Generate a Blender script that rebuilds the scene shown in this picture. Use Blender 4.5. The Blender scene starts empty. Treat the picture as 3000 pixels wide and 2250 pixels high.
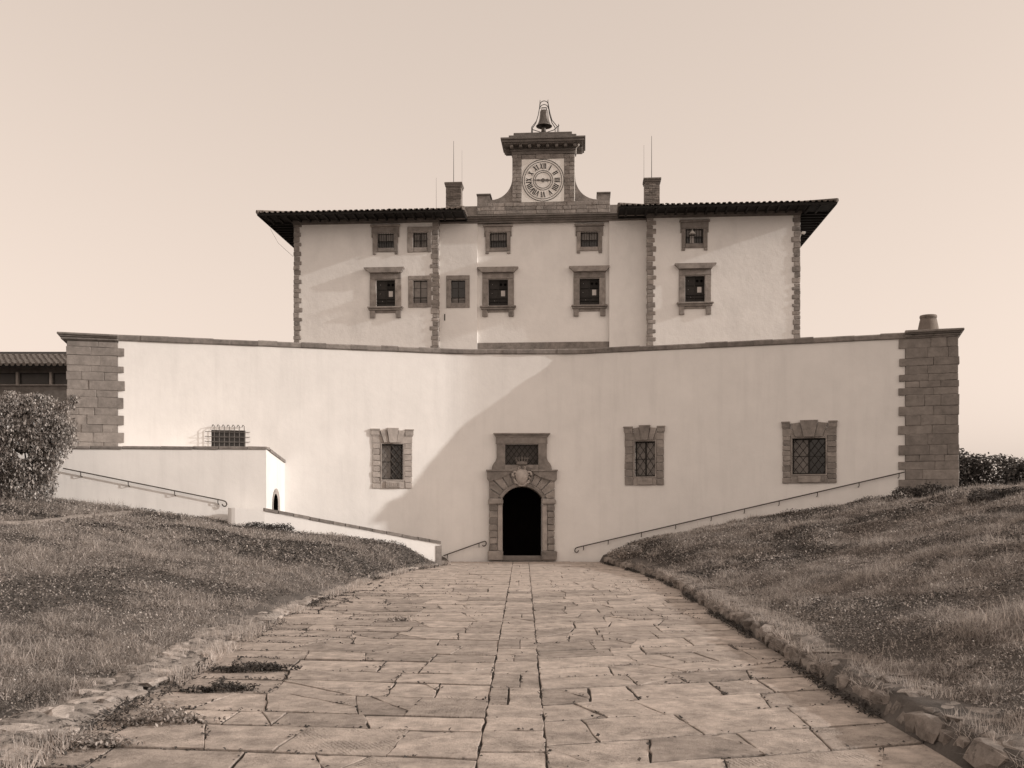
import bpy, bmesh, math, random
import numpy as np
from mathutils import Vector, Matrix
R = math.radians
random.seed(7); rng = np.random.default_rng(11)
scene = bpy.context.scene
col = scene.collection

# ------------------------------------------------------------------ camera, sky, sun, exposure
F, PX, HY, EYE = 3000.0, 1500.0, 1480.0, 2.46      # focal length in photo pixels, principal column, horizon row, eye height
cam = bpy.data.cameras.new('camera'); cam.sensor_width = 36.0; cam.lens = 36.0
cam.shift_y = (HY - 1125.0) / 3000.0; cam.clip_start = 0.1; cam.clip_end = 9000
camo = bpy.data.objects.new('camera', cam); col.objects.link(camo)
camo.location = (0, 0, EYE); camo.rotation_euler = (R(90), 0, 0)
scene.camera = camo

SUN_EL, SUN_AZ = R(17.6), R(9.7)                    # azimuth from +x towards the viewer
sdir = Vector((math.cos(SUN_AZ) * math.cos(SUN_EL), -math.sin(SUN_AZ) * math.cos(SUN_EL), math.sin(SUN_EL)))
world = bpy.data.worlds.new('World'); scene.world = world; world.use_nodes = True
nt = world.node_tree; nt.nodes.clear()
wo = nt.nodes.new('ShaderNodeOutputWorld'); bg = nt.nodes.new('ShaderNodeBackground')
sky = nt.nodes.new('ShaderNodeTexSky'); sky.sky_type = 'NISHITA'; sky.sun_disc = False
sky.sun_elevation = SUN_EL; sky.sun_rotation = R(90) + SUN_AZ
sky.air_density = 1.0; sky.dust_density = 3.0; sky.ozone_density = 1.0
bw = nt.nodes.new('ShaderNodeRGBToBW')
gm = nt.nodes.new('ShaderNodeMath'); gm.operation = 'POWER'; gm.inputs[1].default_value = 0.40
tn = nt.nodes.new('ShaderNodeMix'); tn.data_type = 'RGBA'; tn.blend_type = 'MULTIPLY'; tn.inputs[0].default_value = 1.0
tn.inputs[7].default_value = (1.0, 0.835, 0.72, 1)
nt.links.new(sky.outputs[0], bw.inputs[0]); nt.links.new(bw.outputs[0], gm.inputs[0])
ml = nt.nodes.new('ShaderNodeMath'); ml.operation = 'MULTIPLY'; ml.inputs[1].default_value = 3.25
nt.links.new(gm.outputs[0], ml.inputs[0]); nt.links.new(ml.outputs[0], tn.inputs[6]); nt.links.new(tn.outputs[2], bg.inputs[0]); nt.links.new(bg.outputs[0], wo.inputs[0])
bg.inputs[1].default_value = 0.15

sl = bpy.data.lights.new('sun', 'SUN'); sl.energy = 2.0; sl.angle = R(0.6); sl.color = (1.0, 0.96, 0.91)
slo = bpy.data.objects.new('sun', sl); col.objects.link(slo)
slo.rotation_euler = (-sdir).to_track_quat('-Z', 'Y').to_euler()
vs = scene.view_settings; vs.view_transform = 'Standard'; vs.look = 'None'; vs.gamma = 1.0; vs.exposure = 0.28
vs.use_curve_mapping = False

# ------------------------------------------------------------------ materials
def mat(name, c, rough=0.85, n_scale=3.0, n_amt=0.25, bump=0.0, b_scale=20.0, rnd=0.0, spec=0.3, metal=0.0, island=0.0, stain=None, trans=0.0, blotch=None):
    m = bpy.data.materials.new(name); m.use_nodes = True
    t = m.node_tree; p = t.nodes['Principled BSDF']
    p.inputs['Roughness'].default_value = rough; p.inputs['Specular IOR Level'].default_value = spec
    p.inputs['Metallic'].default_value = metal
    tc = t.nodes.new('ShaderNodeTexCoord'); oi = t.nodes.new('ShaderNodeObjectInfo')
    va = t.nodes.new('ShaderNodeVectorMath'); va.operation = 'ADD'
    sc = t.nodes.new('ShaderNodeVectorMath'); sc.operation = 'SCALE'; sc.inputs[0].default_value = (37, 91, 53)
    t.links.new(oi.outputs['Random'], sc.inputs['Scale'])
    t.links.new(tc.outputs['Object'], va.inputs[0]); t.links.new(sc.outputs[0], va.inputs[1])
    nz = t.nodes.new('ShaderNodeTexNoise'); nz.inputs['Scale'].default_value = n_scale
    nz.inputs['Detail'].default_value = 8; nz.inputs['Roughness'].default_value = 0.65
    t.links.new(va.outputs[0], nz.inputs['Vector'])
    mr = t.nodes.new('ShaderNodeMapRange'); mr.inputs[1].default_value = 0.3; mr.inputs[2].default_value = 0.7
    mr.inputs[3].default_value = 1 - n_amt; mr.inputs[4].default_value = 1 + n_amt
    t.links.new(nz.outputs[0], mr.inputs[0])
    fac = mr.outputs[0]
    def mul(a, b):
        k = t.nodes.new('ShaderNodeMath'); k.operation = 'MULTIPLY'; t.links.new(a, k.inputs[0]); t.links.new(b, k.inputs[1]); return k.outputs[0]
    def rangen(src, lo, hi):
        k = t.nodes.new('ShaderNodeMapRange'); k.inputs[3].default_value = lo; k.inputs[4].default_value = hi
        t.links.new(src, k.inputs[0]); return k.outputs[0]
    if rnd: fac = mul(fac, rangen(oi.outputs['Random'], 1 - rnd, 1 + rnd))
    if island:
        g = t.nodes.new('ShaderNodeNewGeometry'); fac = mul(fac, rangen(g.outputs['Random Per Island'], 1 - island, 1 + island))
    if stain:      # (scale vector, amount): weathering runs or blotches with a shape of their own
        mp = t.nodes.new('ShaderNodeMapping'); mp.inputs['Scale'].default_value = stain[0]
        t.links.new(tc.outputs['Object'], mp.inputs[0])
        n2 = t.nodes.new('ShaderNodeTexNoise'); n2.inputs['Scale'].default_value = 1.0; n2.inputs['Detail'].default_value = 6
        n2.inputs['Roughness'].default_value = 0.6
        t.links.new(mp.outputs[0], n2.inputs['Vector'])
        k = t.nodes.new('ShaderNodeMapRange'); k.inputs[1].default_value = 0.5; k.inputs[2].default_value = 0.78
        k.inputs[3].default_value = 1.0; k.inputs[4].default_value = 1 - stain[1]
        t.links.new(n2.outputs[0], k.inputs[0]); fac = mul(fac, k.outputs[0])
    if blotch:     # (scale, threshold, gain): lichen / lime spots
        n3 = t.nodes.new('ShaderNodeTexNoise'); n3.inputs['Scale'].default_value = blotch[0]; n3.inputs['Detail'].default_value = 10
        n3.inputs['Roughness'].default_value = 0.7
        t.links.new(va.outputs[0], n3.inputs['Vector'])
        k = t.nodes.new('ShaderNodeMapRange'); k.inputs[1].default_value = blotch[1]; k.inputs[2].default_value = blotch[1] + 0.06
        k.inputs[3].default_value = 1.0; k.inputs[4].default_value = blotch[2]
        t.links.new(n3.outputs[0], k.inputs[0]); fac = mul(fac, k.outputs[0])
    cm = t.nodes.new('ShaderNodeVectorMath'); cm.operation = 'SCALE'; cm.inputs[0].default_value = c
    t.links.new(fac, cm.inputs['Scale']); t.links.new(cm.outputs[0], p.inputs['Base Color'])
    if bump:
        nb = t.nodes.new('ShaderNodeTexNoise'); nb.inputs['Scale'].default_value = b_scale; nb.inputs['Detail'].default_value = 8
        nb.inputs['Roughness'].default_value = 0.7
        t.links.new(va.outputs[0], nb.inputs['Vector'])
        bp = t.nodes.new('ShaderNodeBump'); bp.inputs['Strength'].default_value = 1.0; bp.inputs['Distance'].default_value = bump
        t.links.new(nb.outputs[0], bp.inputs['Height']); t.links.new(bp.outputs[0], p.inputs['Normal'])
    if trans:
        out = t.nodes['Material Output']; tl = t.nodes.new('ShaderNodeBsdfTranslucent'); mx = t.nodes.new('ShaderNodeMixShader')
        mx.inputs[0].default_value = trans
        t.links.new(cm.outputs[0], tl.inputs[0]); t.links.new(p.outputs[0], mx.inputs[1]); t.links.new(tl.outputs[0], mx.inputs[2])
        t.links.new(mx.outputs[0], out.inputs[0])
    return m
def sep(v, w=1.0): return (v, v * (1 - 0.10 * w), v * (1 - 0.17 * w))
M = {
 'plaster': mat('plaster', (0.90, 0.875, 0.85), 0.9, 0.5, 0.05, 0.028, 2.6, stain=((0.7, 0.7, 0.3), 0.12)),
 'plaster_low': mat('plaster_low', (0.90, 0.875, 0.85), 0.9, 0.6, 0.05, 0.011, 2.4, stain=((2.2, 2.2, 0.2), 0.08)),
 'plaster_block': mat('plaster_block', (0.89, 0.865, 0.84), 0.9, 0.5, 0.05, 0.008, 3.0, stain=((2.6, 2.6, 0.22), 0.09)),
 'stone': mat('stone', sep(0.30), 0.9, 2.5, 0.34, 0.03, 9.0, rnd=0.2, blotch=(4, 0.6, 0.7)),
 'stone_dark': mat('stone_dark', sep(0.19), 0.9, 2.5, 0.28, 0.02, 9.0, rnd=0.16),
 'stone_pale': mat('stone_pale', sep(0.42), 0.9, 4, 0.22, 0.012, 14.0, rnd=0.1),
 'ashlar': mat('ashlar', sep(0.27), 0.92, 3.0, 0.25, 0.03, 8.0, rnd=0.13, blotch=(5, 0.60, 0.8)),
 'ashlar_core': mat('ashlar_core', sep(0.25), 0.95, 3.0, 0.25, 0.03, 8.0),
 'coping': mat('coping', sep(0.24), 0.92, 4.0, 0.3, 0.02, 12.0, rnd=0.2, blotch=(3, 0.6, 0.6)),
 'wood_dark': mat('wood_dark', sep(0.016, 1.3), 0.8, 6, 0.3),
 'wood': mat('wood', sep(0.035, 1.2), 0.55, 8, 0.3),
 'tile': mat('tile', sep(0.16, 1.4), 0.9, 5, 0.3, 0.01, 20, rnd=0.25),
 'iron': mat('iron', sep(0.03, 1.2), 0.6, 9, 0.3),
 'iron_light': mat('iron_light', sep(0.13), 0.5, 9, 0.3),
 'rust': mat('rust', sep(0.075, 1.5), 0.7, 9, 0.3),
 'bronze': mat('bronze', sep(0.16, 1.0), 0.45, 5, 0.3, metal=0.6),
 'glass': mat('glass', (0.02, 0.018, 0.016), 0.08, 3, 0.1, spec=0.6),
 'pane_pale': mat('pane_pale', sep(0.22), 0.25, 2, 0.3, spec=0.5),
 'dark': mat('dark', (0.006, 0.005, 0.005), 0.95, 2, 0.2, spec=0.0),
 'paper': mat('paper', sep(0.62, 0.6), 0.8, 5, 0.06),
 'dial': mat('dial', (0.90, 0.87, 0.83), 0.8, 1.5, 0.05),
 'paint': mat('paint', sep(0.02, 1.3), 0.7, 5, 0.15),
 'paint_grey': mat('paint_grey', sep(0.16), 0.6, 5, 0.15),
 'white': mat('white', (0.75, 0.72, 0.68), 0.6, 5, 0.08),
 'slab': mat('slab', sep(0.44, 1.35), 0.88, 4.0, 0.34, 0.03, 15.0, rnd=0.24, stain=((1.7, 1.7, 1.7), 0.42), blotch=(11, 0.60, 0.55)),
 'soil': mat('soil', sep(0.055, 1.4), 0.98, 6, 0.4, 0.03, 18.0),
 'rubble': mat('rubble', sep(0.27, 1.2), 0.95, 5, 0.4, 0.05, 11.0, rnd=0.22, blotch=(6, 0.56, 0.5)),
 'rubble_pale': mat('rubble_pale', sep(0.46, 1.1), 0.95, 5, 0.4, 0.05, 11.0, rnd=0.2, blotch=(6, 0.58, 0.45)),
 'core_pale': mat('core_pale', sep(0.40, 1.1), 0.98, 5, 0.5, 0.10, 9.0, blotch=(8, 0.52, 0.35)),
 'rubble_core': mat('rubble_core', sep(0.27, 1.2), 0.98, 4.5, 0.5, 0.10, 9.0, blotch=(7, 0.53, 0.4)),
 'ground': mat('ground', sep(0.13, 1.1), 0.98, 1.6, 0.5, 0.06, 14.0),
 'worn': mat('worn', sep(0.34, 1.1), 0.98, 3, 0.25, 0.03, 14.0),
 'herb': mat('herb', sep(0.38, 1.0), 0.6, 2.2, 0.35, island=0.7, trans=0.25, spec=0.3),
 'grass': mat('grass', sep(0.40, 1.0), 0.75, 2.0, 0.40, island=0.6, trans=0.3, spec=0.25),
 'grass_dry': mat('grass_dry', sep(0.55, 1.0), 0.75, 0.5, 0.25, island=0.35, trans=0.3, spec=0.25),
 'clover': mat('clover', sep(0.075, 1.0), 0.6, 0.9, 0.35, island=0.45, trans=0.2, spec=0.35),
 'leaf': mat('leaf', sep(0.36, 0.8), 0.36, 1.0, 0.25, island=0.55, trans=0.15, spec=0.5),
 'leaf_far': mat('leaf_far', sep(0.10, 1.0), 0.6, 1.0, 0.25, island=0.5, trans=0.15),
 'bark': mat('bark', sep(0.08, 1.2), 0.9, 9, 0.3),
 'petal': mat('petal', (0.78, 0.74, 0.70), 0.7, 5, 0.06),
 'terracotta': mat('terracotta', sep(0.22, 1.5), 0.85, 4, 0.25, 0.006, 20, stain=((6, 6, 0.8), 0.3)),
 'brick': mat('brick', sep(0.24, 1.2), 0.9, 9, 0.35, 0.02, 18, rnd=0.3),
}

def tooling(m):
    """chisel furrows on some of the slabs, each at its own angle"""
    t = m.node_tree; p = t.nodes['Principled BSDF']; bp = p.inputs['Normal'].links[0].from_node
    tc = t.nodes.new('ShaderNodeTexCoord'); oi = t.nodes.new('ShaderNodeObjectInfo')
    mp = t.nodes.new('ShaderNodeVectorRotate'); mp.rotation_type = 'Z_AXIS'
    an = t.nodes.new('ShaderNodeMath'); an.operation = 'MULTIPLY'; an.inputs[1].default_value = 40.0
    t.links.new(oi.outputs['Random'], an.inputs[0]); t.links.new(an.outputs[0], mp.inputs['Angle']); t.links.new(tc.outputs['Object'], mp.inputs['Vector'])
    wv = t.nodes.new('ShaderNodeTexWave'); wv.inputs['Scale'].default_value = 6.5; wv.inputs['Distortion'].default_value = 7.0; wv.inputs['Detail'].default_value = 3; wv.inputs['Detail Scale'].default_value = 2
    t.links.new(mp.outputs[0], wv.inputs['Vector'])
    fr = t.nodes.new('ShaderNodeMath'); fr.operation = 'MULTIPLY'; fr.inputs[1].default_value = 7.31; t.links.new(oi.outputs['Random'], fr.inputs[0])
    f2 = t.nodes.new('ShaderNodeMath'); f2.operation = 'FRACT'; t.links.new(fr.outputs[0], f2.inputs[0])
    gt = t.nodes.new('ShaderNodeMath'); gt.operation = 'GREATER_THAN'; gt.inputs[1].default_value = 0.76; t.links.new(f2.outputs[0], gt.inputs[0])
    n = t.nodes.new('ShaderNodeTexNoise'); n.inputs['Scale'].default_value = 1.7; t.links.new(tc.outputs['Object'], n.inputs['Vector'])
    g2 = t.nodes.new('ShaderNodeMapRange'); g2.inputs[1].default_value = .45; g2.inputs[2].default_value = .6; t.links.new(n.outputs[0], g2.inputs[0])
    a = t.nodes.new('ShaderNodeMath'); a.operation = 'MULTIPLY'; t.links.new(gt.outputs[0], a.inputs[0]); t.links.new(g2.outputs[0], a.inputs[1])
    b = t.nodes.new('ShaderNodeMath'); b.operation = 'MULTIPLY'; t.links.new(a.outputs[0], b.inputs[0]); t.links.new(wv.outputs[1], b.inputs[1])
    b2 = t.nodes.new('ShaderNodeBump'); b2.inputs['Distance'].default_value = 0.009
    t.links.new(b.outputs[0], b2.inputs['Height']); t.links.new(bp.outputs[0], b2.inputs['Normal']); t.links.new(b2.outputs[0], p.inputs['Normal'])
tooling(M['slab'])

# ------------------------------------------------------------------ mesh helpers
class MB:
    def __init__(s): s.v = []; s.f = []
    def add(s, vs_, fs_):
        o = len(s.v); s.v += [tuple(v) for v in vs_]; s.f += [tuple(i + o for i in f) for f in fs_]; return s
    def box(s, x0, x1, y0, y1, z0, z1):
        return s.add([(x0,y0,z0),(x1,y0,z0),(x1,y1,z0),(x0,y1,z0),(x0,y0,z1),(x1,y0,z1),(x1,y1,z1),(x0,y1,z1)],
                     [(0,3,2,1),(4,5,6,7),(0,1,5,4),(1,2,6,5),(2,3,7,6),(3,0,4,7)])
    def cbox(s, x0, x1, y0, y1, z0, z1, b=0.015, j=0.0, rr=random):
        """chamfered box of 44 triangles; j jitters the corners"""
        lo = (min(x0,x1), min(y0,y1), min(z0,z1)); hi = (max(x0,x1), max(y0,y1), max(z0,z1))
        bb = [min(b, 0.3 * (hi[i] - lo[i])) for i in range(3)]
        P = {}; V = []
        for sx in (0,1):
            for sy in (0,1):
                for sz in (0,1):
                    sg = (sx, sy, sz); c = [(lo, hi)[sg[i]][i] + rr.uniform(-j, j) for i in range(3)]
                    for a in range(3):
                        p = list(c)
                        for i in range(3):
                            if i != a: p[i] += (bb[i] if sg[i] == 0 else -bb[i]) * (1 + (rr.uniform(-.4,.6) if j else 0))
                        P[(sg, a)] = len(V); V.append(p)
        Fc = []
        for a in range(3):
            i, k = [q for q in range(3) if q != a]
            for sgn in (0,1):
                q = []
                for (pi, pk) in ((0,0),(1,0),(1,1),(0,1)):
                    g = [0,0,0]; g[a] = sgn; g[i] = pi; g[k] = pk; q.append(P[(tuple(g), a)])
                Fc.append(tuple(q))
        for c in range(3):
            a, b2 = [q for q in range(3) if q != c]
            for sa in (0,1):
                for sb in (0,1):
                    g0 = [0,0,0]; g0[a] = sa; g0[b2] = sb; g1 = list(g0); g1[c] = 1
                    g0, g1 = tuple(g0), tuple(g1)
                    Fc.append((P[(g0,a)], P[(g1,a)], P[(g1,b2)], P[(g0,b2)]))
        for sx in (0,1):
            for sy in (0,1):
                for sz in (0,1): Fc.append(tuple(P[((sx,sy,sz), a)] for a in range(3)))
        return s.add(V, Fc)
    def prism(s, poly, y0, y1):
        """polygon in (x,z) pulled along y"""
        n = len(poly); V = [(x, y0, z) for x, z in poly] + [(x, y1, z) for x, z in poly]
        return s.add(V, [tuple(range(n)), tuple(range(2*n-1, n-1, -1))] + [(i, (i+1) % n, n + (i+1) % n, n + i) for i in range(n)])
    def hprism(s, poly, z0, z1):
        n = len(poly); V = [(x, y, z0) for x, y in poly] + [(x, y, z1) for x, y in poly]
        return s.add(V, [tuple(range(n)), tuple(range(2*n-1, n-1, -1))] + [(i, (i+1) % n, n + (i+1) % n, n + i) for i in range(n)])
    def tube(s, pts, r, seg=6, r2=None):
        pts = [Vector(p) for p in pts]; V = []; Fc = []
        n = len(pts)
        for i, p in enumerate(pts):
            t = (pts[min(i+1, n-1)] - pts[max(i-1, 0)]).normalized()
            up = Vector((0,0,1)) if abs(t.z) < 0.9 else Vector((1,0,0))
            a = t.cross(up).normalized(); b = t.cross(a)
            rr = r if r2 is None else r + (r2 - r) * i / (n - 1)
            for k in range(seg):
                w = 2 * math.pi * k / seg; V.append(p + (a * math.cos(w) + b * math.sin(w)) * rr)
        for i in range(n - 1):
            for k in range(seg):
                Fc.append((i*seg+k, i*seg+(k+1) % seg, (i+1)*seg+(k+1) % seg, (i+1)*seg+k))
        Fc.append(tuple(range(seg))); Fc.append(tuple(range(n*seg-1, (n-1)*seg-1, -1)))
        return s.add(V, Fc)
    def lathe(s, prof, c=(0,0,0), seg=24):
        V = []; Fc = []; n = len(prof)
        for r, z in prof:
            for k in range(seg):
                w = 2 * math.pi * k / seg; V.append((c[0] + r * math.cos(w), c[1] + r * math.sin(w), c[2] + z))
        for i in range(n - 1):
            for k in range(seg): Fc.append((i*seg+k, i*seg+(k+1) % seg, (i+1)*seg+(k+1) % seg, (i+1)*seg+k))
        return s.add(V, Fc)
    def build(s, name, m, parent=None, smooth=False, loc=None, rotz=0, recalc=True):
        me = bpy.data.meshes.new(name); me.from_pydata(s.v, [], s.f)
        if recalc:
            b = bmesh.new(); b.from_mesh(me); bmesh.ops.recalc_face_normals(b, faces=b.faces); b.to_mesh(me); b.free()
        me.materials.append(M[m] if isinstance(m, str) else m)
        if smooth: me.polygons.foreach_set('use_smooth', [True] * len(me.polygons))
        o = bpy.data.objects.new(name, me); col.objects.link(o)
        if parent: o.parent = parent
        if loc is not None: o.location = loc
        if rotz: o.rotation_euler = (0, 0, rotz)
        return o
def fast_mesh(name, V, loops, sizes, m, parent=None, smooth=False):
    """numpy verts, flat loop vertex ids and polygon sizes"""
    me = bpy.data.meshes.new(name); V = np.asarray(V, np.float32)
    me.vertices.add(len(V)); me.vertices.foreach_set('co', V.ravel())
    me.loops.add(len(loops)); me.loops.foreach_set('vertex_index', np.asarray(loops, np.int32))
    sizes = np.asarray(sizes, np.int32); st = np.concatenate([[0], np.cumsum(sizes)[:-1]]).astype(np.int32)
    me.polygons.add(len(sizes)); me.polygons.foreach_set('loop_start', st)
    me.update(calc_edges=True); me.validate()
    me.materials.append(M[m] if isinstance(m, str) else m)
    if smooth: me.polygons.foreach_set('use_smooth', [True] * len(me.polygons))
    o = bpy.data.objects.new(name, me); col.objects.link(o)
    if parent: o.parent = parent
    return o
def empty(name, loc, rotz=0, parent=None):
    o = bpy.data.objects.new(name, None); col.objects.link(o); o.location = loc; o.rotation_euler = (0, 0, rotz)
    if parent: o.parent = parent
    return o
def tag(o, label=None, cat=None, group=None, kind=None):
    if label: o['label'] = label
    if cat: o['category'] = cat
    if group: o['group'] = group
    if kind: o['kind'] = kind
    return o
def copy_part(o, parent, loc=None, rot=None):
    c = o.copy(); col.objects.link(c); c.parent = parent
    if loc is not None: c.location = loc
    if rot is not None: c.rotation_euler = rot
    return c
class Plane:
    """vertical plane through (x0,y0); u runs along it, v behind it"""
    def __init__(s, x0, y0, ang):
        s.p = (x0, y0); s.a = ang; s.d = (math.cos(ang), math.sin(ang)); s.b = (-math.sin(ang), math.cos(ang))
    def at(s, px, py, v=0.0):
        rx = (px - PX) / F
        t = (s.p[0]*s.b[0] + s.p[1]*s.b[1] + v) / (rx*s.b[0] + s.b[1])
        u = (t*rx - s.p[0])*s.d[0] + (t - s.p[1])*s.d[1]
        return u, EYE + t * (HY - py) / F
    def rect(s, x0, x1, y0, y1, v=0.0):
        """pixel box -> (u0,u1,z0,z1)"""
        xm, ym = (x0+x1)/2, (y0+y1)/2
        return s.at(x0, ym, v)[0], s.at(x1, ym, v)[0], s.at(xm, y1, v)[1], s.at(xm, y0, v)[1]
def smooth01(t): t = np.clip(t, 0, 1); return t*t*(3-2*t)

# value noise for the terrain
_tab = np.random.default_rng(5).random((256, 256))
def vnoise(x, y):
    xi = np.floor(x).astype(int); yi = np.floor(y).astype(int); fx = x - xi; fy = y - yi
    fx = fx*fx*(3-2*fx); fy = fy*fy*(3-2*fy)
    a = _tab[xi % 256, yi % 256]; b = _tab[(xi+1) % 256, yi % 256]; c = _tab[xi % 256, (yi+1) % 256]; d = _tab[(xi+1) % 256, (yi+1) % 256]
    return (a*(1-fx)+b*fx)*(1-fy) + (c*(1-fx)+d*fx)*fy - 0.5
def fbm(x, y, o=3):
    s = 0; a = 1.0
    for i in range(o): s = s + a*vnoise(x*2**i + 17*i, y*2**i + 31*i); a *= 0.5
    return s

# ------------------------------------------------------------------ plan of the fortress wall
XL, XR = -15.8, 15.6; TL, TR = 0.274, 0.324; ZC = 9.292
_xs = np.linspace(-24, 24, 4801)
_sl = TL * smooth01((-1.2 - _xs) / 2.0) - TR * smooth01((_xs - 1.5) / 2.6)
_ys = np.concatenate([[0], np.cumsum((_sl[1:] + _sl[:-1]) / 2 * np.diff(_xs))]); _ys += 44.8 - np.interp(0.4, _xs, _ys)
def wall_y(x): return np.interp(x, _xs, _ys)
def wall_ang(x): return math.atan(float(np.interp(x, _xs, _sl)))
def wall_hit(px):
    r = (px - PX) / F; x = r * 44
    for _ in range(40): x = r * float(wall_y(x))
    return x, float(wall_y(x))
def wall_plane(px):
    x, y = wall_hit(px); return Plane(x, y, wall_ang(x))

# ------------------------------------------------------------------ terrain
KRY = [3, 10, 13, 16, 20, 24, 29, 33, 38, 42, 45, 60]; KRX = [4.2, 4.24, 4.22, 4.3, 4.5, 4.55, 4.8, 4.8, 4.5, 4.0, 3.7, 3.7]
KLY = [3, 10.9, 12.4, 15.2, 19.5, 26, 32.7, 38, 41.5, 45, 60]; KLX = [-4.6, -4.6, -4.64, -4.75, -4.97, -4.94, -4.7, -3.9, -2.9, -2.6, -2.6]
def kR(y): return np.interp(y, KRY, KRX)
def kL(y): return np.interp(y, KLY, KLX)
def terrain(x, y):
    x = np.asarray(x, float); y = np.asarray(y, float)
    yc = np.clip(y, 3, 60)
    dr = x - kR(yc); dl = kL(yc) - x
    und = 0.10 * fbm(x*0.55 + 3, y*0.45 + 9, 3)
    zr = 0.27 + 0.235*np.clip(dr - 0.9, 0, 11.2) + 0.05*np.clip(dr - 12.1, 0, 25) + 0.42*smooth01((y-30)/11)*smooth01(dr/1.3)*smooth01((14-dr)/8)
    zr = zr + (und*1.5 + 0.16*fbm(x*0.35+40, y*0.22, 2) + .17*np.clip(fbm(x*1.15 + 8, y*.75, 2), -.1, 1))*smooth01((dr-0.8)/1.5)
    zl = 0.06 + 0.155*np.clip(dl - 0.9, 0, 13.5) + 0.03*np.clip(dl - 14.4, 0, 25) + 0.75*smooth01((y-14)/24)*smooth01((dl+0.1)/1.6)
    zl = zl + und*0.9*smooth01((dl-0.8)/1.5)
    z = np.where(dr > 0.15, zr, np.where(dl > 0.15, zl, -0.09))
    return z
def axis(lo, hi, step, far):
    a = list(np.arange(lo, hi + 1e-6, step)); s = step; v = hi
    while v < far: s *= 1.35; v += s; a.append(v)
    s = step; v = lo; b = []
    while v > -far: s *= 1.35; v -= s; b.append(v)
    return np.array(b[::-1] + a)
gx = axis(-22, 24, 0.22, 3500); gy = axis(2, 48, 0.25, 3500)
GX, GY = np.meshgrid(gx, gy); GZ = terrain(GX, GY)
nx_, ny_ = len(gx), len(gy)
idx = np.arange(nx_*ny_).reshape(ny_, nx_)
q = np.stack([idx[:-1,:-1], idx[:-1,1:], idx[1:,1:], idx[1:,:-1]], -1).reshape(-1, 4)
ground = fast_mesh('ground', np.stack([GX, GY, GZ], -1).reshape(-1, 3), q.ravel(), np.full(len(q), 4), 'ground', smooth=True)
tag(ground, 'grass covered banks rising either side of the paved path', kind='structure')

# trodden footpath on the left bank
fpc = np.array([(-19.5, 25.6), (-17, 27), (-14.9, 28.6), (-14.1, 30), (-14.1, 33.5), (-14.0, 37.2)])
def fp_dist(x, y):
    d = np.full(np.shape(x), 99.0)
    for (a, b) in zip(fpc[:-1], fpc[1:]):
        v = b - a; t = np.clip(((x-a[0])*v[0] + (y-a[1])*v[1])/(v@v), 0, 1); d = np.minimum(d, np.hypot(x-a[0]-v[0]*t, y-a[1]-v[1]*t))
    return d
V = []; q = []; tt = np.linspace(0, len(fpc)-1, 60)
for i, t in enumerate(tt):
    cx_, cy_ = np.interp(t, range(len(fpc)), fpc[:, 0]), np.interp(t, range(len(fpc)), fpc[:, 1]); e = .02
    dx_ = np.interp(t+e, range(len(fpc)), fpc[:, 0]) - np.interp(t-e, range(len(fpc)), fpc[:, 0]); dy_ = np.interp(t+e, range(len(fpc)), fpc[:, 1]) - np.interp(t-e, range(len(fpc)), fpc[:, 1]); L = math.hypot(dx_, dy_)
    for k in range(5):
        o_ = (k-2)/2*(.30 + .08*math.sin(i*1.3 + k)); x_, y_ = cx_ - dy_/L*o_, cy_ + dx_/L*o_
        V.append((x_, y_, float(terrain(x_, y_)) + .035 - .03*(abs(k-2) == 2)))
for i in range(len(tt)-1):
    for k in range(4): q += [i*5+k, i*5+k+1, (i+1)*5+k+1, (i+1)*5+k]
tag(fast_mesh('footpath', V, q, np.full(len(q)//4, 4), 'worn', smooth=True), 'narrow trodden earth track crossing the left bank', kind='structure')

# bedding of the path
ys = np.arange(3, 44.8, 0.4); V = []; q = []
for i, y in enumerate(ys):
    for k in range(9):
        a = float(kL(y)) - 0.3; b = float(kR(y)) + 0.3
        V.append((a + (b-a)*k/8, min(y, 44.6), -0.019))
for i in range(len(ys)-1):
    for k in range(8): q += [i*9+k, i*9+k+1, (i+1)*9+k+1, (i+1)*9+k]
path = fast_mesh('path', V, q, np.full(len(q)//4, 4), 'soil')
tag(path, 'worn stone slab path leading to the arched door', kind='structure')

# slabs
def slab_mesh(poly, top, rr):
    """poly ccw list of (x,y); rim, chamfer and slightly uneven top"""
    n = len(poly); cx = sum(p[0] for p in poly)/n; cy = sum(p[1] for p in poly)/n
    tx, ty = rr.uniform(-.008, .008), rr.uniform(-.008, .008)
    V = []
    for x, y in poly: V.append((x-cx, y-cy, -0.08 - top))
    for x, y in poly: V.append((x-cx, y-cy, -0.006 + tx*(x-cx) + ty*(y-cy)))
    for x, y in poly:
        dx, dy = x-cx, y-cy; L = math.hypot(dx, dy) + 1e-6; k = 1 - 0.009/L
        V.append((dx*k, dy*k, tx*dx + ty*dy + rr.uniform(-.003, .001)))
    Fc = []
    for i in range(n):
        j = (i+1) % n
        Fc += [(i, j, n+j, n+i), (n+i, n+j, 2*n+j, 2*n+i)]
    Fc.append(tuple(range(2*n, 3*n)))
    return V, Fc, (cx, cy, top)
def jag(a, b, k, rr, amp):
    """points from a to b (b left out), inner ones nudged"""
    out = [a]
    for i in range(1, k):
        t = i/k + rr.uniform(-.1, .1)
        nx, ny = -(b[1]-a[1]), b[0]-a[0]; L = math.hypot(nx, ny)+1e-6; e = rr.uniform(-amp, amp)
        out.append((a[0]+(b[0]-a[0])*t + nx/L*e, a[1]+(b[1]-a[1])*t + ny/L*e))
    return out
def strip_x(y): return -0.33 + 0.011*(y-10), 0.34 + 0.0112*(y-10)
rr = random.Random(3)
slabs = []
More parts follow.
